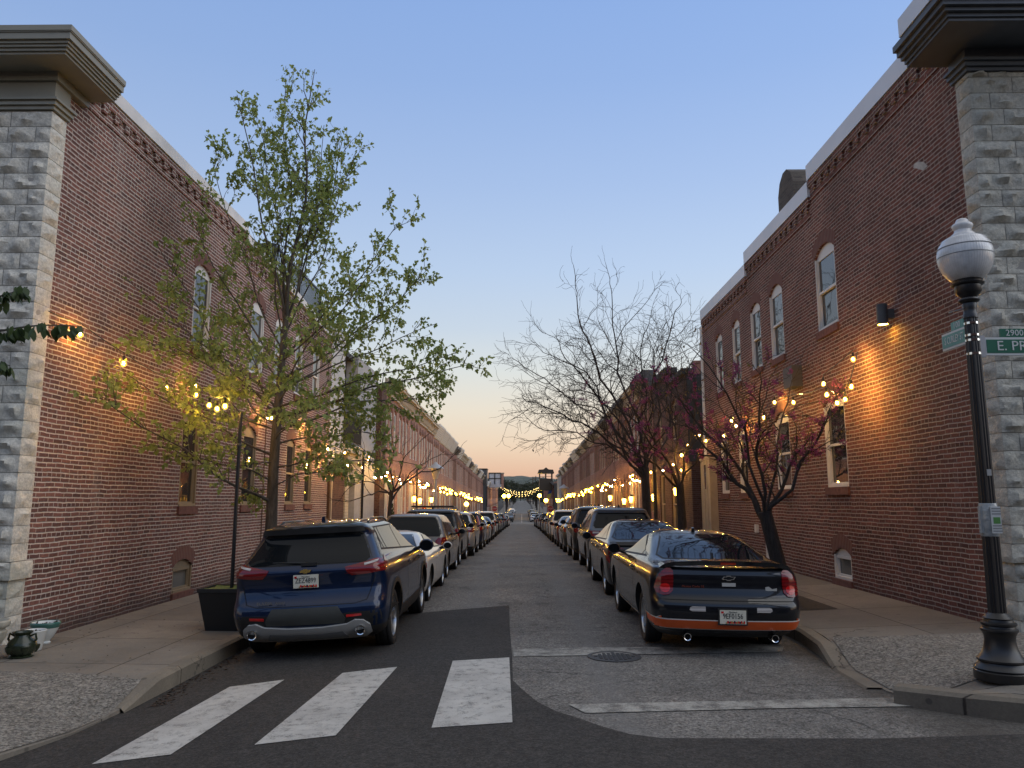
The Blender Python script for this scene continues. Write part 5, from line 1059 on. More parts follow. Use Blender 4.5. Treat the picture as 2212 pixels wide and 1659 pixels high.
# leaders
for (x, y, Yo, r0, s) in ((680, 150, .1, .060, .03), (618, 180, .5, .034, 0), (512, 205, -.5, .036, -.02), (740, 300, .7, .03, .05), (572, 262, .2, .022, 0)):
    a = T(618, 692, Y0) if x != 572 else T(612, 745, Y0); mains.append(limb(a, T(x, y, Y0+Yo), r0, .006, -.03 if x < 618 else .0, s, (.28, 1), 1.15))
specs = [  # from trunk pixel y, tip x, y, depth offset, radius, sag
 (1085, 205, 850, -1.2, .042, -.03), (1040, 362, 985, -1.0, .024, .06), (985, 245, 790, -.6, .03, -.02), (905, 335, 520, -.3, .032, -.06), (860, 268, 600, .6, .03, -.03), (800, 398, 440, .3, .028, -.05), (760, 458, 345, -.5, .026, -.06), (880, 300, 720, -1.6, .024, .02),
 (905, 1022, 785, -.9, .040, .02), (930, 962, 855, .9, .03, .05), (880, 985, 762, -1.5, .03, -.01), (820, 925, 580, .3, .034, -.05), (770, 862, 480, -.5, .030, -.07), (730, 768, 330, .4, .026, -.07), (1010, 905, 1005, -.4, .024, .05), (960, 860, 945, 1.4, .024, .05), (850, 872, 640, 1.6, .026, -.02), (700, 700, 270, -.4, .022, -.05), (720, 560, 330, .9, .022, -.05), (1050, 745, 1010, -.9, .018, .05), (840, 760, 600, 2.2, .024, 0), (830, 480, 620, 2.2, .024, 0), (920, 480, 830, 2.0, .022, .03), (790, 640, 520, 2.0, .022, 0), (870, 690, 690, -2.2, .024, 0), (900, 540, 760, -2.3, .024, 0), (950, 690, 880, -2.3, .02, .04), (1000, 470, 1030, -.9, .02, .08), (1060, 520, 1075, .6, .016, .05), (780, 830, 560, -1.6, .024, -.03), (840, 940, 700, .5, .026, 0), (930, 420, 880, .7, .024, .03), (700, 690, 400, 1.0, .02, -.03), (690, 600, 420, -1.0, .02, -.03)]
for (ty, x, y, Yo, r0, sg) in specs:
    tx = interp([(690, 618), (740, 613), (820, 606), (900, 599), (1020, 590), (1110, 587)], ty); a = T(tx, ty, Y0); b_ = T(x, y, Y0+Yo)
    if b_.x < XL+.3: b_ = atX(x, y, XL+.3)
    mains.append(limb(a, b_, r0, .005, sg, rnd.uniform(-.05, .05), (.22, 1), 1.0))
n1 = len(limbs)
for p, r0, lf, dn, tw in list(limbs[:n1]):       # side shoots
    L = sum((p[i+1]-p[i]).length for i in range(len(p)-1))
    for k in range(int(4+L*3.4)):
        t = rnd.uniform(.22, .97); q, d = along(p, t); s = d.cross(rv()).normalized(); dd = (d*.75+s*.75+V((0, 0, .25))).normalized(); ln = rnd.uniform(.30, .95)*(1.12-t*.60)*min(1.2, .45+L*.28)
        e = q+dd*ln
        if e.x < XL+.12: continue
        c = bend(q, e, .02, rnd.uniform(-.1, .1), 4, .03); W_.tube(c, taper(max(.005, r0*.28), .003, 4), 4, cap=False); limbs.append((c, r0*.3, (.12, 1), 1.15, 1))
        if ln > .42:
            for k2 in range(3):
                q2, d2 = along(c, rnd.uniform(.3, .9)); e2 = q2+((d2+d2.cross(rv()).normalized()*.9+V((0, 0, .2))).normalized())*rnd.uniform(.15, .38)
                if e2.x > XL+.12: c2 = bend(q2, e2, .02, 0, 3, .03); W_.tube(c2, [.004, .0035, .003, .003], 3, cap=False); limbs.append((c2, .004, (.1, 1), 1.3, 1))
for p, r0, lf, dn, tw in limbs:
    L = sum((p[i+1]-p[i]).length for i in range(len(p)-1)); n = int(L*(5 if r0 > .012 else 13)*dn)+2
    for k in range(n):
        t = lerp(lf[0], lf[1], rnd.random()**.75)
        if r0 > .013 and t < .35: continue
        q, d = along(p, min(.999, t)); o = rv(.035); 
        if (q+o).x < XL+.06: continue
        if abs(q.x+4.0) < .85 and abs(q.y-Y0) < .9 and 4.0 < q.z < 7.2 and rnd.random() < .55: continue
        leaf(LF, q+o, V((0, 0, -1))+rv(.42)+d*.25, rnd.uniform(.045, .092))
    for k in range(3): q, d = along(p, .985); leaf(LF, q+rv(.02), V((0, 0, -.4))+rv(.5)+d*.6, rnd.uniform(.05, .09))
W_.build('trunk', M['bark'], tr, 60); LF.build('crown', M['leaf'], tr)
# ---- branching generator for the bare trees
def grow(mb, p, d, L, r, lv, P_, tips):
    n = P_['seg']; pts = [p]; q = p.copy(); dd = d.copy(); kids = []
    for i in range(n):
        dd = (dd+rv(P_['wob'])*(1+.5*(lv < 2))+V((0, 0, P_['up']))*(1 if lv > 0 else .4)+P_.get('pull', V((0, 0, 0)))).normalized(); q = q+dd*(L/n)
        if P_.get('xmax') is not None and q.x > P_['xmax']: dd.x = -abs(dd.x)*.3; q.x = P_['xmax']
        pts.append(q.copy())
        if lv > 0 and i >= P_.get('bare', 0): kids.append((q.copy(), dd.copy(), i))
    r1 = r*P_['tap'] if lv > 0 else max(.003, P_['rmin']*.6)
    mb.tube(pts, [lerp(r, r1, i/n) for i in range(n+1)], 6 if r > .03 else (4 if r > .012 else 3), cap=r > .03); tips.append((pts, lv))
    if lv == 0: return
    for (k, kd, i) in kids:
        for c in range(P_['kids'][lv]):
            if rnd.random() < P_['prob']:
                a = kd.cross(rv()).normalized(); ang = rnd.uniform(*P_['ang']); nd = (kd*cos(ang)+a*sin(ang)).normalized(); t = (i+1)/n
                grow(mb, k, nd, L*rnd.uniform(*P_['len'])*(1.1-.35*t), max(P_['rmin'], lerp(r, r1, t)*P_['rk']), lv-1, P_, tips)
    grow(mb, pts[-1], dd, L*P_['ext'], max(P_['rmin'], r1), lv-1, P_, tips)
# bare tree, dark against the sunset
tr = thing('bare_tree', 'tall bare dark tree with fine twigs against the sunset sky', 'tree'); m = MB(); tips = []; YB = 26.7
P_ = dict(seg=6, wob=.15, up=.0, tap=.55, kids=[0, 1, 1, 1, 1], prob=.80, ang=(.35, .9), len=(.50, .75), rk=.50, rmin=.0065, ext=.62, bare=1)
f = at(1393, 1010, YB); bs = V((at(1400, 1160, YB).x, YB, zsr(4, YB))); m.tube([bs, lerp(bs, f, .5), f], [.19, .15, .14], 10, jit=.03)
for (x, y, Yo, r0, lv) in ((1300, 940, -.6, .075, 3), (1270, 830, .3, .085, 3), (1180, 880, .8, .06, 3), (1275, 745, -1.0, .075, 3), (1330, 740, 1.0, .07, 3), (1440, 740, .5, .065, 3), (1240, 790, 1.5, .06, 3), (1190, 830, -.8, .05, 3), (1215, 930, -1.5, .05, 3), (1410, 820, -1.2, .05, 2), (1460, 900, .8, .05, 2), (1330, 900, 1.8, .05, 2), (1385, 780, -.3, .055, 3), (1490, 790, -.5, .05, 3)):
    r0 *= .72; b_ = at(x, y, YB+Yo); pts = bend(f-V((0, 0, rnd.uniform(0, .5))), b_, .10 if x < 1250 else .03, 0, 7, .05); m.tube(pts, taper(r0, r0*.5, 7), 6)
    L = (b_-f).length; dd = (pts[-1]-pts[-2]).normalized(); grow(m, pts[-1], dd, L*.38, r0*.5, lv-1, P_, tips)
    for k in range(3, 8):
        for c in range(2 if k < 7 else 1):
            a = (pts[k]-pts[k-1]).normalized(); s = a.cross(rv()).normalized(); grow(m, pts[k], (a*.75+s*.7).normalized(), L*.36*rnd.uniform(.7, 1.15), r0*.34, lv-1, P_, tips)
m.build('trunk', M['barkdk'], tr)
lf = MB()
for pts, lv in rnd.sample(tips, min(len(tips), 40)): leaf(lf, pts[-1], V((0, 0, -1))+rv(.5), rnd.uniform(.06, .12), OVAL)
lf.build('last_leaves', M['barkdk'], tr)
# redbuds
def redbud(name_label, base, fork, arms, seed, rb, nb, xmax, ny=1.0):
    global rnd
    keep = rnd; rnd = random.Random(seed)
    tr = thing('redbud_tree', name_label, 'tree'); m = MB(); tips = []
    P2 = dict(seg=5, wob=.14, up=.05, tap=.5, kids=[0, 1, 1, 1], prob=.8, ang=(.4, .95), len=(.5, .75), rk=.5, rmin=.0048, ext=.65, bare=1, xmax=xmax)
    m.tube([base, lerp(base, fork, .5)+V((.02, 0, 0)), fork], [rb*1.1, rb*.9, rb*.82], 12, jit=.03)
    for (b_, r0, lv, sag) in arms:
        r0 *= .72; pts = bend(fork-V((0, 0, rnd.uniform(0, .2))), b_, sag, rnd.uniform(-.06, .06), 7, .035); m.tube(pts, taper(r0, r0*.5, 7), 8)
        L = (b_-fork).length; dd = (pts[-1]-pts[-2]).normalized(); grow(m, pts[-1], dd, L*.42, r0*.5, lv-1, P2, tips)
        for k in range(3, 8):
            a = (pts[k]-pts[k-1]).normalized(); s = a.cross(rv()).normalized(); grow(m, pts[k], (a*.7+s*.75+V((0, 0, .2))).normalized(), L*.34*rnd.uniform(.7, 1.1), r0*.36, lv-1, P2, tips)
    m.build('trunk', M['barkdk'], tr, 60)
    bl_, yl = MB(), MB(); fine = [t for t in tips if t[1] <= 1]; hot = rnd.sample(fine, max(1, len(fine)//10))
    for pts, lv in hot:
        for k in range(nb):
            q, d = along(pts, rnd.random()*.999); leaf(bl_, q+rv(.022), rv(1)+d*.3, rnd.uniform(.018, .04), OVAL)
    for pts, lv in rnd.sample(fine, max(1, int(len(fine)*.22*ny))):
        for k in range(3): q, d = along(pts, rnd.uniform(.6, .999)); leaf(yl, q+rv(.02), V((0, 0, -1))+rv(.6), rnd.uniform(.03, .06), OVAL)
    bl_.build('blossom', M['blossom'], tr); yl.build('young_leaves', M['leafyel'], tr); rnd = keep
YR = 13.0
redbud('redbud tree in pink bud with dark twisting limbs beside the brown brick wall', V((4.32, YR, .2)), at(1652, 1105, YR), [(at(1545, 985, YR+.5), .070, 3, .04), (at(1500, 905, YR+1.2), .055, 3, .04), (at(1640, 905, YR-.3), .050, 3, .0), (at(1600, 960, YR+.7), .045, 3, 0), (at(1715, 985, YR+.2), .060, 3, -.08), (at(1765, 950, YR-.2), .05, 3, -.03), (at(1570, 850, YR-.6), .04, 3, 0), (at(1690, 900, YR+.9), .04, 3, 0)], 11, .135, 60, XR-.12)
YR = 20.8
redbud('smaller redbud tree with magenta blossom between the bare tree and the alley', V((4.25, YR, .2)), at(1468, 1045, YR), [(at(1405, 935, YR), .06, 3, .03), (at(1360, 900, YR-.6), .05, 3, .05), (at(1440, 870, YR+.5), .05, 3, 0), (at(1500, 900, YR), .05, 3, 0), (at(1400, 990, YR-.8), .04, 3, .05), (at(1520, 960, YR-.5), .04, 3, .02), (at(1340, 960, YR+.8), .045, 3, .06)], 5, .13, 90, XR-.1, .35)
# little bare street tree on the left
tr = thing('bare_sapling', 'small bare sapling in front of the dark brick pier on the left', 'tree'); m = MB(); tips = []
P3 = dict(seg=5, wob=.10, up=.06, tap=.5, kids=[0, 1, 1, 1], prob=.7, ang=(.35, .8), len=(.5, .75), rk=.55, rmin=.008, ext=.65, bare=1)
f = at(845, 1060, 24.5); bs = V((-4.25, 24.5, .0)); m.tube([bs, lerp(bs, f, .6), f], [.08, .06, .055], 8)
for (x, y) in ((805, 985), (850, 965), (900, 1010), (875, 985), (950, 1012), (795, 1040), (780, 1075)):
    b_ = at(x, y, 24.5+rnd.uniform(-.6, .6)); pts = bend(f-V((0, 0, rnd.uniform(0, .6))), b_, .08, 0, 5, .05); m.tube(pts, taper(.035, .015, 5), 5); grow(m, pts[-1], (pts[-1]-pts[-2]).normalized(), .8, .015, 1, P3, tips); grow(m, pts[3], ((pts[3]-pts[2]).normalized()+rv(.6)).normalized(), .8, .014, 1, P3, tips)
m.build('trunk', M['barkdk'], tr)
# leafy cherry reaching in from the left edge
tr = thing('cherry_tree', 'dark green leafy branch reaching in from the left edge before the stone quoin', 'tree'); W_, LF = MB(), MB(); YC = 6.2
bs = V((-5.5, 6.6, .05)); f = V((-5.4, 6.5, 3.15)); W_.tube([bs, lerp(bs, f, .5), f], [.10, .08, .07], 8)
for (x, y, d) in ((172, 705, 0), (60, 620, .3), (22, 790, .1), (-60, 560, .6), (-160, 480, .3), (-120, 760, -.3)):
    b_ = at(x, y, YC+d); p = bend(f, b_, .04 if y > 600 else .0, 0, 10, .015); W_.tube(p, taper(.022, .004, 10), 5)
    for k in range(80):
        t = rnd.uniform(.45, 1)**.8; q, dd = along(p, min(.999, t)); leaf(LF, q+V((rnd.gauss(0, .02), rnd.gauss(0, .06), rnd.gauss(-.01, .015))), V((.15, 0, -1))+rv(.28), rnd.uniform(.07, .115), OVAL)
W_.build('trunk', M['bark'], tr, 60); LF.build('crown', M['leafdk'], tr)
# ---- street trees closing the view at the far end
def far_tree(seed, h, w):
    global rnd
    keep = rnd; rnd = random.Random(seed); w *= 1.5; r = empty('street_tree'); m, l = MB(), MB(); m.tube([(0, 0, -.5), (.1, 0, h*.35), (0, 0, h*.75)], [.25, .18, .06], 6)
    for k in range(6): a = rnd.uniform(0, 6.3); m.tube([(0, 0, h*rnd.uniform(.3, .5)), (cos(a)*w*.3, sin(a)*w*.3, h*.65), (cos(a)*w*.45, sin(a)*w*.45, h*.85)], [.1, .06, .03], 4)
    cl = [(V((rnd.gauss(0, w*.25), rnd.gauss(0, w*.25), h*rnd.uniform(.40, .95))), rnd.uniform(.5, 1.1)) for _ in range(34)]
    for c, s in cl:
        for k in range(80): leaf(l, c+rv(s*.6), rv(1), rnd.uniform(.25, .5), OVAL)
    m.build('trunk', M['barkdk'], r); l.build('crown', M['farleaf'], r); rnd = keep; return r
FT = [far_tree(1, 8.5, 7), far_tree(2, 10, 8), far_tree(3, 7.5, 7)]
fi = 0
for side in (-1, 1):
    for i in range(11):
        y = 232+i*24+(7 if side > 0 else 0); k = fi % 3; o = FT[k] if fi < 3 else copy_tree(FT[k]); fi += 1
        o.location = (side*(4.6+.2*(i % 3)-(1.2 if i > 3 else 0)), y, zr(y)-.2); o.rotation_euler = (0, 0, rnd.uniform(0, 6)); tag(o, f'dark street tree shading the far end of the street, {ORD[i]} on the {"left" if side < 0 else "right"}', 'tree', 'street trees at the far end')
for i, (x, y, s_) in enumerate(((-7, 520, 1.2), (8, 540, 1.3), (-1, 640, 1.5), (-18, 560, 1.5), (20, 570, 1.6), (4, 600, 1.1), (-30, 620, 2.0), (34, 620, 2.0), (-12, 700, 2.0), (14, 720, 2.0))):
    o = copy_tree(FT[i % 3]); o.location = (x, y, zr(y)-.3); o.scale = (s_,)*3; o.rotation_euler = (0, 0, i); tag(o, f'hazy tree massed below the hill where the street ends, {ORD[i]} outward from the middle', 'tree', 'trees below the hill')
# ================================================================== street lamp with its signs
LX, LY = 4.45, 7.5; LZ = zsr(LX, LY)-.01
lp = thing('street_lamp', 'black fluted street lamp with white acorn globe by the stone corner', 'street lamp', (LX, LY, LZ))
m = MB(); m.lathe([(.235, 0.000), (.24, 0.016), (.24, 0.079), (.225, 0.091), (.235, 0.103), (.225, 0.118), (.195, 0.142), (.19, 0.158), (.205, 0.170), (.205, 0.186), (.165, 0.221), (.140, 0.284), (.128, 0.348), (.132, 0.395), (.150, 0.431), (.158, 0.438), (.158, 0.454), (.140, 0.466), (.136, 0.482), (.150, 0.494), (.150, 0.510), (.125, 0.521), (.120, 0.541), (.128, 0.553), (.10, 0.577), (.075, 0.600)], (0, 0, 0), 32); m.build('base', M['black'], lp, 40)
m = MB(); m.lathe([(.074, .59), (.070, 1.4), (.062, 3.0), (.057, 3.40), (.055, 3.44)], (0, 0, 0), 64, flute=.05, nf=16); m.build('pole', M['black'], lp, 40)
m = MB(); m.lathe([(.066, 3.420), (.066, 3.458), (.058, 3.471), (.058, 3.509), (.068, 3.561), (.062, 3.573), (.088, 3.586), (.095, 3.602), (.088, 3.618), (.068, 3.624), (.078, 3.644), (.10, 3.663), (.118, 3.688), (.118, 3.746), (.145, 3.758), (.15, 3.771), (.128, 3.778), (.13, 3.797), (.135, 3.805)], (0, 0, 0), 32); m.build('collar', M['black'], lp, 40)
t = NT('frosted_globe', .22, (.72, .72, .72)); t.set(t.b, 'Coat Weight', .6); t.set(t.b, 'Coat Roughness', .05); t.set(t.b, 'Subsurface Weight', .25); t.set(t.b, 'Subsurface Radius', (.1, .1, .1))
x, y, z = t.xyz(t.obj()); ang = t.m('ARCTAN2', y, x); rb_ = t.m('ADD', t.m('MULTIPLY', t.m('SINE', t.m('MULTIPLY', ang, 60.0)), .5), .5)
dg_ = t.mr(t.noise(6, 4, .7, vec=t.obj()), .35, .7, 1.0, .72); t.base(t.mix(t.m('MULTIPLY', rb_, .10), t.mix(1.0, (.76, .76, .75), t.vec(dg_, dg_, dg_), 'MULTIPLY'), (.30, .30, .31))); t.bump(rb_, .0012); gm = t.mat
m = MB(); m.lathe([(.125, 3.800), (.165, 3.832), (.205, 3.886), (.235, 3.949), (.252, 4.021), (.254, 4.075), (.246, 4.129), (.243, 4.133)], (0, 0, 0), 40, cap=False); m.lathe([(.246, 4.133), (.236, 4.165), (.205, 4.205), (.203, 4.219), (.17, 4.241), (.115, 4.264), (.112, 4.278), (.088, 4.296), (.075, 4.327), (.09, 4.350), (.098, 4.372), (.09, 4.390), (.068, 4.399), (.062, 4.417), (.05, 4.440), (.02, 4.453), (0, 4.455)], (0, 0, 0), 40, cap=False); m.build('globe', gm, lp, 50)
m = MB(); m.lathe([(.247, 4.129), (.251, 4.133), (.247, 4.140)], (0, 0, 0), 40, cap=False); m.lathe([(.255, 4.039), (.2565, 4.043), (.255, 4.048)], (0, 0, 0), 40, cap=False); m.build('globe_ring', M['grey'], lp, 40)
for z in (3.355, 3.235, 3.185, 3.05): m = MB(); m.lathe([(.060, z), (.0645, z), (.0645, z+.022), (.060, z+.022)], (0, 0, 0), 32, cap=False); m.build('steel_band', M['chrome'], lp, 30)
m = MB(); m.tube([(-.06, .0, 3.52), (-.15, .03, 3.50), (-.19, .04, 3.485)], .006, 5); m.build('hook', M['metal'], lp)
m = MB(); m.lathe([(.0755, 1.30), (.078, 1.305), (.085, 1.45), (.079, 1.60), (.0745, 1.61)], (0, 0, 0), 24, cap=False)
m.box(-.10, -.07, -.03, .0, 1.33, 1.58)
t = NT('plastic_sleeve', .15, (.45, .47, .46)); t.set(t.b, 'Coat Weight', 1.0); t.bump(t.noise(18, 3, .6), .02); t.set(t.b, 'Alpha', .75); nt_ = m.build('notice', t.mat, lp, 50)
m = MB(); m.quad((-.03, -.0862, 1.33), (.065, -.0862, 1.33), (.065, -.0862, 1.58), (-.03, -.0862, 1.58)); m.build('paper', plain('paper', (.50, .52, .52), .7), nt_); m = MB(); m.quad((-.01, -.0875, 1.42), (.055, -.0875, 1.42), (.055, -.0875, 1.48), (-.01, -.0875, 1.48)); m.build('green_print', plain('green_print', (.08, .25, .06), .7, var=.4), nt_)
m = MB(); [m.box(-.02, .065, -.0876, -.087, zz, zz+.012) for zz in (1.345, 1.37, 1.395, 1.505, 1.53, 1.555)]; m.build('print_lines', M['grey'], nt_)
m = MB(); m.box(-.02, .02, -.0755, -.066, 1.87, 1.93); m.build('sticker', M['ltgrey'], lp)
SG = plain('sign_green', (.015, .13, .075), .35, var=.05); ST = plain('sign_green_sheen', (.10, .30, .26), .3, var=.08); SW = plain('sign_white', (.62, .64, .62), .4, var=0)  # S Curley face: sign green paled, grazing sky sheen painted into the colour
s1 = thing('street_sign', 'green E. PRATT street sign fixed to the right of the lamp pole', 'street sign', (LX, LY, LZ))
m = MB(); m.box(.10, 1.0, -.012, .012, 3.045, 3.225); m.build('plate', SW, s1); m = MB(); m.box(.125, .99, -.016, -.0121, 3.068, 3.202); m.build('face', SG, s1)
text_obj('lettering', 'E. PRATT ST', .135, SW, Matrix.Translation((.60, -.0175, 3.135)) @ FACE_CAM, s1, 1.06); m = MB(); m.box(.27, .62, -.010, .010, 3.226, 3.312); m.build('number_plate', SG, s1); text_obj('lettering', '2900', .088, SW, Matrix.Translation((.41, -.0115, 3.268)) @ FACE_CAM, s1, 1.0); m = MB(); m.box(.055, .11, -.02, .02, 3.03, 3.24); m.build('bracket', M['metal'], s1)
s2 = thing('street_sign', 'pale green S CURLEY ST street sign with painted-in sheen seen edgewise left of the lamp pole', 'street sign', (LX, LY, LZ))
m = MB(); m.box(-.012, .012, .06, .52, 3.185, 3.36); m.build('plate', SW, s2); m = MB(); m.box(-.016, -.0121, .07, .51, 3.207, 3.338); m.build('face', ST, s2)
text_obj('lettering', 'S CURLEY ST', .105, SW, Matrix.Translation((-.0175, .29, 3.272)) @ FACE_L, s2, .58); m = MB(); m.box(-.01, .01, .12, .34, 3.361, 3.45); m.build('number_plate', ST, s2); text_obj('lettering', '100', .085, SW, Matrix.Translation((-.0115, .23, 3.405)) @ FACE_L, s2)
# ================================================================== string lights
def strings(label, path, bulbs, group, br=.045, mat='bulb', drop=.10):
    r = thing('string_lights', label, 'string lights', (0, 0, 0), 0, group); m = MB()
    pts = []
    for a, b in zip(path, path[1:]):
        L = (b-a).length; n = max(3, int(L/.8)); pts += [lerp(a, b, i/n)-V((0, 0, 1))*min(.25, L*.02)*sin(pi*i/n) for i in range(n)]
    pts.append(path[-1]); m.tube(pts, .008 if mat == 'bulb' else .012, 4); m.build('cable', M['black'], r)
    for b in bulbs:
        m = MB(); m.lathe([(.012, br*1.9+drop*.35), (br*.42, br*1.9+drop*.3), (br*.42, br*1.05), (br*.36, br*.9)], b, 8); sk = m
        m = MB(); m.lathe([(.001, -br*1.25), (br*.55, -br*1.05), (br*.92, -br*.55), (br, -.1*br), (br*.86, br*.4), (br*.5, br*.85), (br*.34, br)], b, 10, cap=False); s_ = m.build('bulb', M[mat], r, 180); sk.build('socket', M['black'], s_)
        if mat == 'bulb': m = MB(); m.sphere(b, br*.34, 6, 4, 1.5); m.build('filament', M['filament' if b.y < 24.5 else 'filamentrow'], s_, 180)
    return r
def hang(lst): return [atX(x, y, X) for x, y, X in lst]
def cab(bs, pre=[], post=[]): return pre+[b+V((0, 0, .16)) for b in bs]+post
b1 = hang([(173, 722, -6.32), (267, 785, -6.0), (360, 837, -5.95), (423, 832, -6.25), (423, 853, -5.4), (452, 875, -4.9), (469, 883, -4.6), (486, 877, -4.3)])
pole1 = V((-4.16, 11.3, 3.12))
strings('warm string lights from the left quoin to the planter pole', cab(b1, [atX(105, 672, XL+.05)], [pole1]), b1, 'string lights')
b2 = hang([(578, 903, -6.28), (587, 903, -6.1), (667, 926, -6.28), (700, 957, -6.05), (708, 970, -5.6), (735, 985, -5.1), (745, 978, -5.2), (762, 968, -5.6), (795, 995, -4.7), (796, 988, -4.7)])
pole2 = V((-4.5, 21.9, 3.2)); strings('warm string lights along the red brick wall behind the maple tree', cab(b2, [pole1], []), b2, 'string lights')
b3 = hang([(1843, 776, 5.72), (1839, 835, 5.55), (1779, 829, 5.45), (1786, 852, 5.25), (1826, 862, 5.5), (1808, 870, 5.3)])
strings('warm string lights in a loop under the grey wall lamp', [atX(1850, 752, XR-.05)]+[b3[0]+V((0, 0, .16)), b3[2]+V((0, 0, .16)), b3[3]+V((0, 0, .15)), b3[5]+V((0, 0, .14)), b3[4]+V((0, 0, .14)), b3[1]+V((0, 0, .15)), atX(1852, 760, XR-.05)], b3, 'string lights')
b4 = hang([(1714, 869, 5.4), (1673, 869, 5.75), (1650, 902, 5.1), (1590, 920, 5.7), (1580, 909, 5.4), (1563, 942, 5.1), (1525, 952, 4.8), (1511, 940, 5.2), (1472, 983, 4.3), (1486, 962, 5.2)])
strings('warm string lights through the redbud tree nearest the brown brick wall', cab(b4, [b3[3]+V((0, 0, .15))]), b4, 'string lights')
def run(side, y0, y1, step, k, br):
    out = []; y = y0; i = 0; rq = random.Random(k*7+side)
    while y < y1:
        ph = (i % 11)/11*2*pi; x = (-5.65-.6*cos(ph)) if side < 0 else (5.15+.6*cos(ph)); out.append(V((x, y, zr(y)+3.05+.16*cos(ph)+rq.uniform(-.22, .22)+.006*(y-24)))); y += step*rq.uniform(.75, 1.25); i += 1
    return out
seg = [(24.5, 36, .8), (36, 50, .9), (50, 67, 1.05), (67, 88, 1.4), (88, 112, 1.9)]
for side in (-1, 1):
    for i, (a, b, st) in enumerate(seg):
        bs = run(side, a if side < 0 else a+3.5, b, st, i, .05+.011*i)
        strings(f'warm string lights along the {"left" if side < 0 else "right"} rowhouses, {ORD[i]} length from the corner building', cab(bs), bs, 'string lights', .044+.008*i, 'bulb' if i < 2 else 'bulbfar')
for i in range(6):
    Y = 152+i*17; za = 7.0-.9*(i % 2) ; A = V((XL, Y, zr(Y)+8.0)); B = V((XR, Y+4, zr(Y)+8.0)); n = 16; bs = [lerp(A, B, (k+.5)/n)-V((0, 0, (2.2+.5*(i % 3))*sin(pi*(k+.5)/n)+.25*rnd.random()))-V((0, 0, .1)) for k in range(n)]
    strings(f'festoon of small bulbs sagging across the street beyond the crossing, {ORD[i]} from the junction', [A]+[b+V((0, 0, .2)) for b in bs]+[B], bs, 'festoons across the street', .045+.008*i, 'bulbtiny', .1)
# poles that carry the strings
def post(x, y, z0, z1, r, label, mat='black', cat='pole'):
    m = MB(); m.tube([(x, y, z0), (x, y, z1)], r, 10); m.lathe([(r*1.4, 0), (r*1.4, .03), (r, .04)], (x, y, lerp(z0, z1, .82)), 12); return tag(m.build('light_pole', M[mat], None, 60), label, cat)
post(-4.16, 11.3, .35, 3.14, .027, 'slim black pole standing in the black planter'); post(-4.5, 21.9, .0, 3.25, .035, 'slim black pole at the kerb beside the white sports coupe')
post(4.35, 25.4, .1, 3.4, .06, 'black pole just left of the bare tree trunk'); post(-4.6, 34, -.2, 3.2, .04, 'slim black pole before the first rowhouse on the left')
# planter
pt = thing('planter', 'tapered black planter with mossy soil on the left pavement', 'planter', (-4.2, 11.3, zwl(-4.2, 11.3)))
m = MB(); a, b, h = .22, .325, .58; q = lambda s, z: [(-s, -s, z), (s, -s, z), (s, s, z), (-s, s, z)]
rings = [q(a, 0), q(b-.012, h-.05), q(b, h-.05), q(b, h), q(b-.03, h), q(b-.035, h-.05)]
for A, B in zip(rings, rings[1:]):
    for k in range(4): m.quad(A[k], A[(k+1) % 4], B[(k+1) % 4], B[k])
m.quad(*rings[0]); m.build('pot', M['blackmat'], pt); m = MB(); s = b-.036
vs = [(lerp(-s, s, i/8), lerp(-s, s, j/8), h-.04+.03*noise.noise(V((i*.7, j*.7, 0)))+.015) for j in range(9) for i in range(9)]; m.add(vs, [(j*9+i, j*9+i+1, j*9+i+10, j*9+i+9) for j in range(8) for i in range(8)]); m.build('moss', M['grass'], pt, 180)
# pots at the left corner
def pot(name, label, px_, py_, prof, mat, extra=None, n=28):
    p = atZ(px_, py_, .075); r = thing(name, label, 'plant pot', (p.x, p.y, zwl(p.x, p.y)))
    m = MB(); m.lathe(prof, (0, 0, 0), n); m.build('pot', mat, r, 40)
    if extra: extra(r)
    return r
def soil(rr, z):
    def f(r):
        m = MB(); m.lathe([(0, z+.012), (rr*.6, z+.006), (rr, z)], (0, 0, 0), 16, cap=False); o = m.build('soil', M['earth'], r, 180)
        l = MB()
        for k in range(26): a = rnd.uniform(0, 6.3); leaf(l, V((cos(a)*rr*rnd.random(), sin(a)*rr*rnd.random(), z+.01)), V((rnd.gauss(0, 1), rnd.gauss(0, 1), rnd.uniform(0, 1))), rnd.uniform(.03, .06), OVAL)
        l.build('dry_leaves', M['dirt'], o)
    return f
pot('plant_pot', 'white glazed bowl with a green rim band against the brick wall', 95, 1388, [(.07, 0), (.075, .015), (.06, .03), (.11, .10), (.15, .18), (.168, .235), (.172, .25), (.165, .262), (.15, .25), (.14, .2)], plain('white_glaze', (.62, .64, .62), .2, var=.05), lambda r: (soil(.14, .215)(r), [MB.build(q_, 'rim_band', plain('green_glaze', (.05, .13, .11), .2), r, 60) for q_ in [MB()] if not q_.lathe([(.158, .195), (.1745, .236), (.1755, .254), (.166, .2655), (.158, .262)], (0, 0, 0), 28, cap=False)]))
pot('plant_pot', 'plain white plant pot between the green jar and the banded bowl', 72, 1402, [(.085, 0), (.09, .01), (.125, .21), (.132, .225), (.128, .235), (.118, .225), (.108, .17)], plain('white_glaze_plain', (.60, .60, .57), .25, var=.06), soil(.11, .185))
def pockets(r):
    for k in range(5):
        a = 2*pi*k/5+.5; m = MB(); c = V((cos(a)*.135, sin(a)*.135, .10)); m.lathe([(.02, -.05), (.045, -.01), (.052, .03), (.045, .03), (.03, 0)], c, 12); m.build('pocket', M['jar'], r, 50)
    m = MB()
    for sg in (-1, 1): m.tube([(sg*.09, 0, .235), (sg*.15, 0, .26), (sg*.165, 0, .20), (sg*.13, 0, .15)], .013, 6)
    m.build('handle', M['jar'], r, 50)
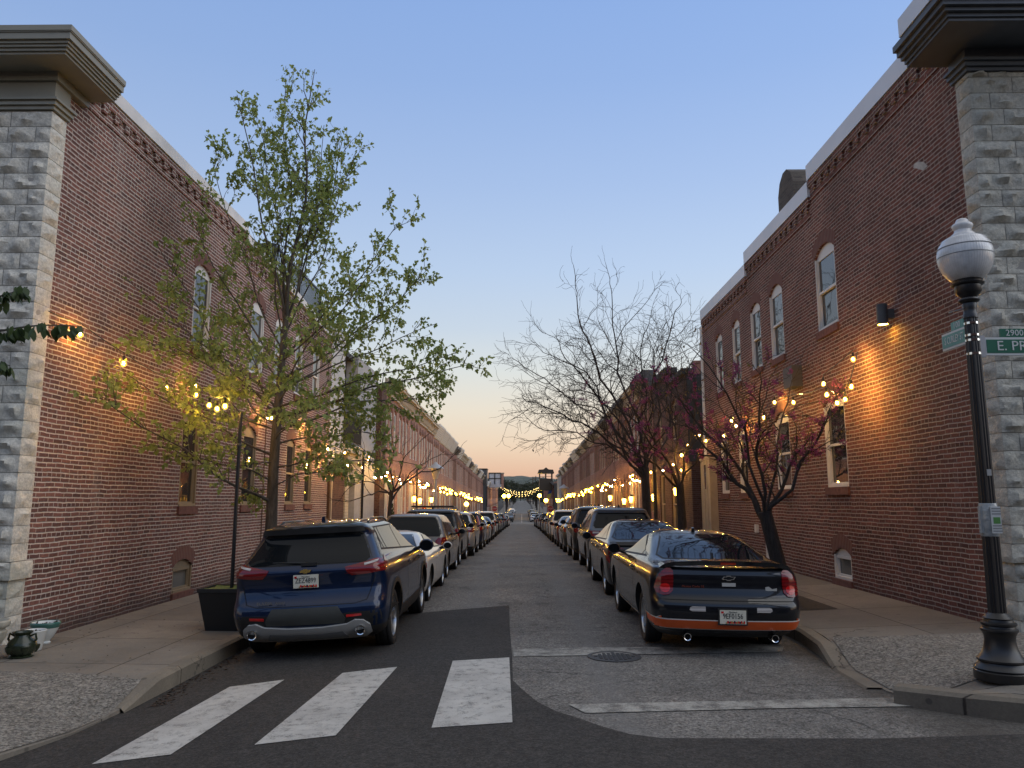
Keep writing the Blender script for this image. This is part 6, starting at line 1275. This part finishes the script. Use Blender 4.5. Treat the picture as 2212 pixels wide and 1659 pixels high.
M['jar'] = plain('green_glaze_dark', (.022, .03, .016), .25, var=.3)
pot('strawberry_jar', 'dark green glazed strawberry jar with side pockets', 45, 1417, [(.12, 0), (.135, .01), (.12, .02), (.10, .025), (.15, .07), (.158, .12), (.14, .18), (.085, .225), (.08, .25), (.105, .275), (.108, .285), (.095, .28), (.08, .25)], M['jar'], pockets)
pot('stone_urn', 'pale cast stone urn cut by the left edge of the view', -40, 1425, [(.15, 0), (.16, .03), (.10, .06), (.09, .09), (.16, .15), (.215, .24), (.225, .31), (.20, .33), (.205, .345), (.235, .36), (.25, .385), (.25, .42), (.235, .435), (.215, .42), (.20, .38)], M['concretew'], soil(.2, .385))
# ================================================================== far street furniture
def stop_sign(x, y, label, s=.38):
    z = zr(y)+.15; r = thing('stop_sign', label, 'stop sign', (x, y, z)); m = MB(); m.tube([(0, .03, 0), (0, .03, 2.7)], .035, 6); m.build('post', M['metal'], r)
    o = [(s*1.08*cos(pi/8+k*pi/4), 2.3+s*1.08*sin(pi/8+k*pi/4)) for k in range(8)]; m = MB(); m.prism(o, lambda u, v, w: (u, w, v), -.005, .0); m.build('border', M['white'], r)
    o = [(s*cos(pi/8+k*pi/4), 2.3+s*sin(pi/8+k*pi/4)) for k in range(8)]; m = MB(); m.prism(o, lambda u, v, w: (u, w, v), -.012, -.006); m.build('face', plain('stop_red', (.38, .02, .02), .4, var=.05), r); text_obj('lettering', 'STOP', s*.72, M['white'], Matrix.Translation((0, -.013, 2.3)) @ FACE_CAM, r, .9)
stop_sign(-4.15, 119, 'red STOP sign on the left kerb at the far crossing', .42); stop_sign(4.35, 119, 'red STOP sign on the right kerb at the far crossing', .46)
m = MB(); m.box(3.35, 3.9, 121, 121.03, zr(121)+1.9, zr(121)+2.75); m.tube([(3.62, 121.05, zr(121)), (3.62, 121.05, zr(121)+2.8)], .03, 6); tag(m.build('parking_sign', M['white']), 'white parking sign left of the right STOP sign', 'sign')
def hat_lamp(x, y, hgt, label, s=1.0):
    z = zr(y)+.1; r = thing('street_lamp', label, 'street lamp', (x, y, z)); m = MB(); m.tube([(0, 0, 0), (0, 0, hgt-.5*s)], .06*s, 8); m.build('pole', M['ltgrey'], r, 60)
    m = MB(); m.lathe([(.10*s, hgt-.52*s), (.20*s, hgt-.1*s), (.20*s, hgt-.06*s)], (0, 0, 0), 14); m.build('lantern', M['cream'], r, 40); m = MB(); m.lathe([(.36*s, hgt-.08*s), (.34*s, hgt-.04*s), (.1*s, hgt+.12*s), (.04*s, hgt+.2*s), (0, hgt+.2*s)], (0, 0, 0), 18); m.build('lamp_shade', plain('pale_blue_shade', (.35, .38, .42), .4), r, 40)
hat_lamp(-4.3, 38.6, 3.75, 'unlit street lamp with conical shade on the left before the rowhouses', 1.15); hat_lamp(4.25, 78.5, 4.1, 'unlit street lamp with flat shade far down on the right', 1.5)
def globe_lamp(x, y, z1, label, rr):
    z = zr(y)+.1; r = thing('street_lamp', label, 'street lamp', (x, y, z)); m = MB(); m.tube([(0, 0, 0), (0, 0, z1-z-rr)], .09, 8); m.build('pole', M['ltgrey'], r, 60); m = MB(); m.sphere((0, 0, z1-z), rr, 14, 9); m.build('globe', M['bulbfar'], r, 180)
for x, y, Y, lab in ((1088.8, 1071.5, 165, 'lit globe street lamp beyond the crossing on the left'), (1098.7, 1071, 200, 'farther lit globe street lamp beyond the crossing on the left'), (1165.4, 1070.6, 170, 'lit globe street lamp beyond the crossing on the right'), (1179.5, 1081, 128, 'lit globe street lamp at the crossing on the right')): p = at(x, y, Y); globe_lamp(p.x, Y, p.z, lab, .40*Y/165)
# lanterns beside front doors
for i, (x, y, X, lab) in enumerate(((907, 1082, XL+.16, 'glowing door lantern on the nearest left rowhouses'), (932, 1080, XL+.16, 'second glowing door lantern on the left rowhouses'), (895, 1078, XL+.14, 'small door lantern deep in the left row'), (1318, 1076, XR-.16, 'glowing door lantern on the right rowhouses'), (1348, 1083, XR-.16, 'twin door lantern on the nearest right rowhouses'), (1363, 1079, XR-.16, 'brightest door lantern on the nearest right rowhouses'), (1285, 1098, XR-.16, 'low door lantern halfway down the right row'), (1277, 1098, XR-.15, 'low door lantern beside another halfway down the right row'), (1412, 1075, XR-.14, 'lantern on the dark infill house behind the bare tree'), (1460, 1062, XR-.14, 'lantern on the dark house beside the alley on the right'))):
    p = atX(x, y, X); r = thing('wall_lantern', lab, 'lantern', p, 0, 'door lanterns'); k = .8+.012*p.y; sg = 1 if X > 0 else -1
    m = MB(); m.lathe([(.05*k, -.12*k), (.085*k, .08*k), (.05*k, .12*k)], (0, 0, 0), 8); m.build('glass', M['lantern'], r, 30); m = MB(); m.lathe([(.10*k, .12*k), (.03*k, .20*k), (0, .21*k)], (0, 0, 0), 8); m.box(min(0, sg*.15), max(0, sg*.15), -.02, .02, .16*k, .19*k); m.build('cap', M['black'], r)
p = at(1013, 1089, 62); globe_lamp(-4.4, 62, at(1013, 1089, 62).z, 'low lit globe lamp on the left pavement halfway down', .17)
# flags, alarm box and other small accents
m = MB(); z = zr(150)+4.6; m.quad((5.9, 150, z+1.4), (5.2, 150.1, z+1.2), (5.0, 150.2, z+.5), (5.7, 150.1, z+.7)); m.mi = 1; m.quad((5.7, 150.1, z+.7), (5.0, 150.2, z+.5), (4.8, 150.2, z-.3), (5.5, 150.1, z-.1))
tag(m.build('flag', [plain('flag_blue', (.03, .07, .22), .8), plain('flag_yellow', (.45, .38, .05), .8)]), 'blue and yellow flag hanging from a right rowhouse past the crossing', 'flag')
p = atX(993, 1100, XL+.1); m = MB(); p = atX(916, 1103, XL+.25); m.box(p.x-.12, p.x+.12, p.y, p.y+.22, p.z-.28, p.z+.28); tag(m.build('red_flag_box', plain('fire_red', (.45, .02, .015), .5)), 'red box by a front door on the left row', 'red box')
# conifer in a tub by the left doors
cf = thing('potted_conifer', 'narrow dark conifer in a pot by the first left rowhouse door', 'shrub', (-5.6, 33.5, zsl(-5.6, 33.5)))
l = MB()
for k in range(420): z = rnd.random()**.8*1.55+.3; rr = .26*(1.9-z)/1.6*rnd.random()**.4; a = rnd.uniform(0, 6.3); leaf(l, V((cos(a)*rr, sin(a)*rr, z)), V((cos(a), sin(a), 1)), .09, OVAL)
l.build('foliage', M['leafdk'], cf); m = MB(); m.lathe([(.14, 0), (.2, .32), (.18, .33)], (0, 0, 0), 14); m.build('pot', M['dkgrey'], cf, 40)
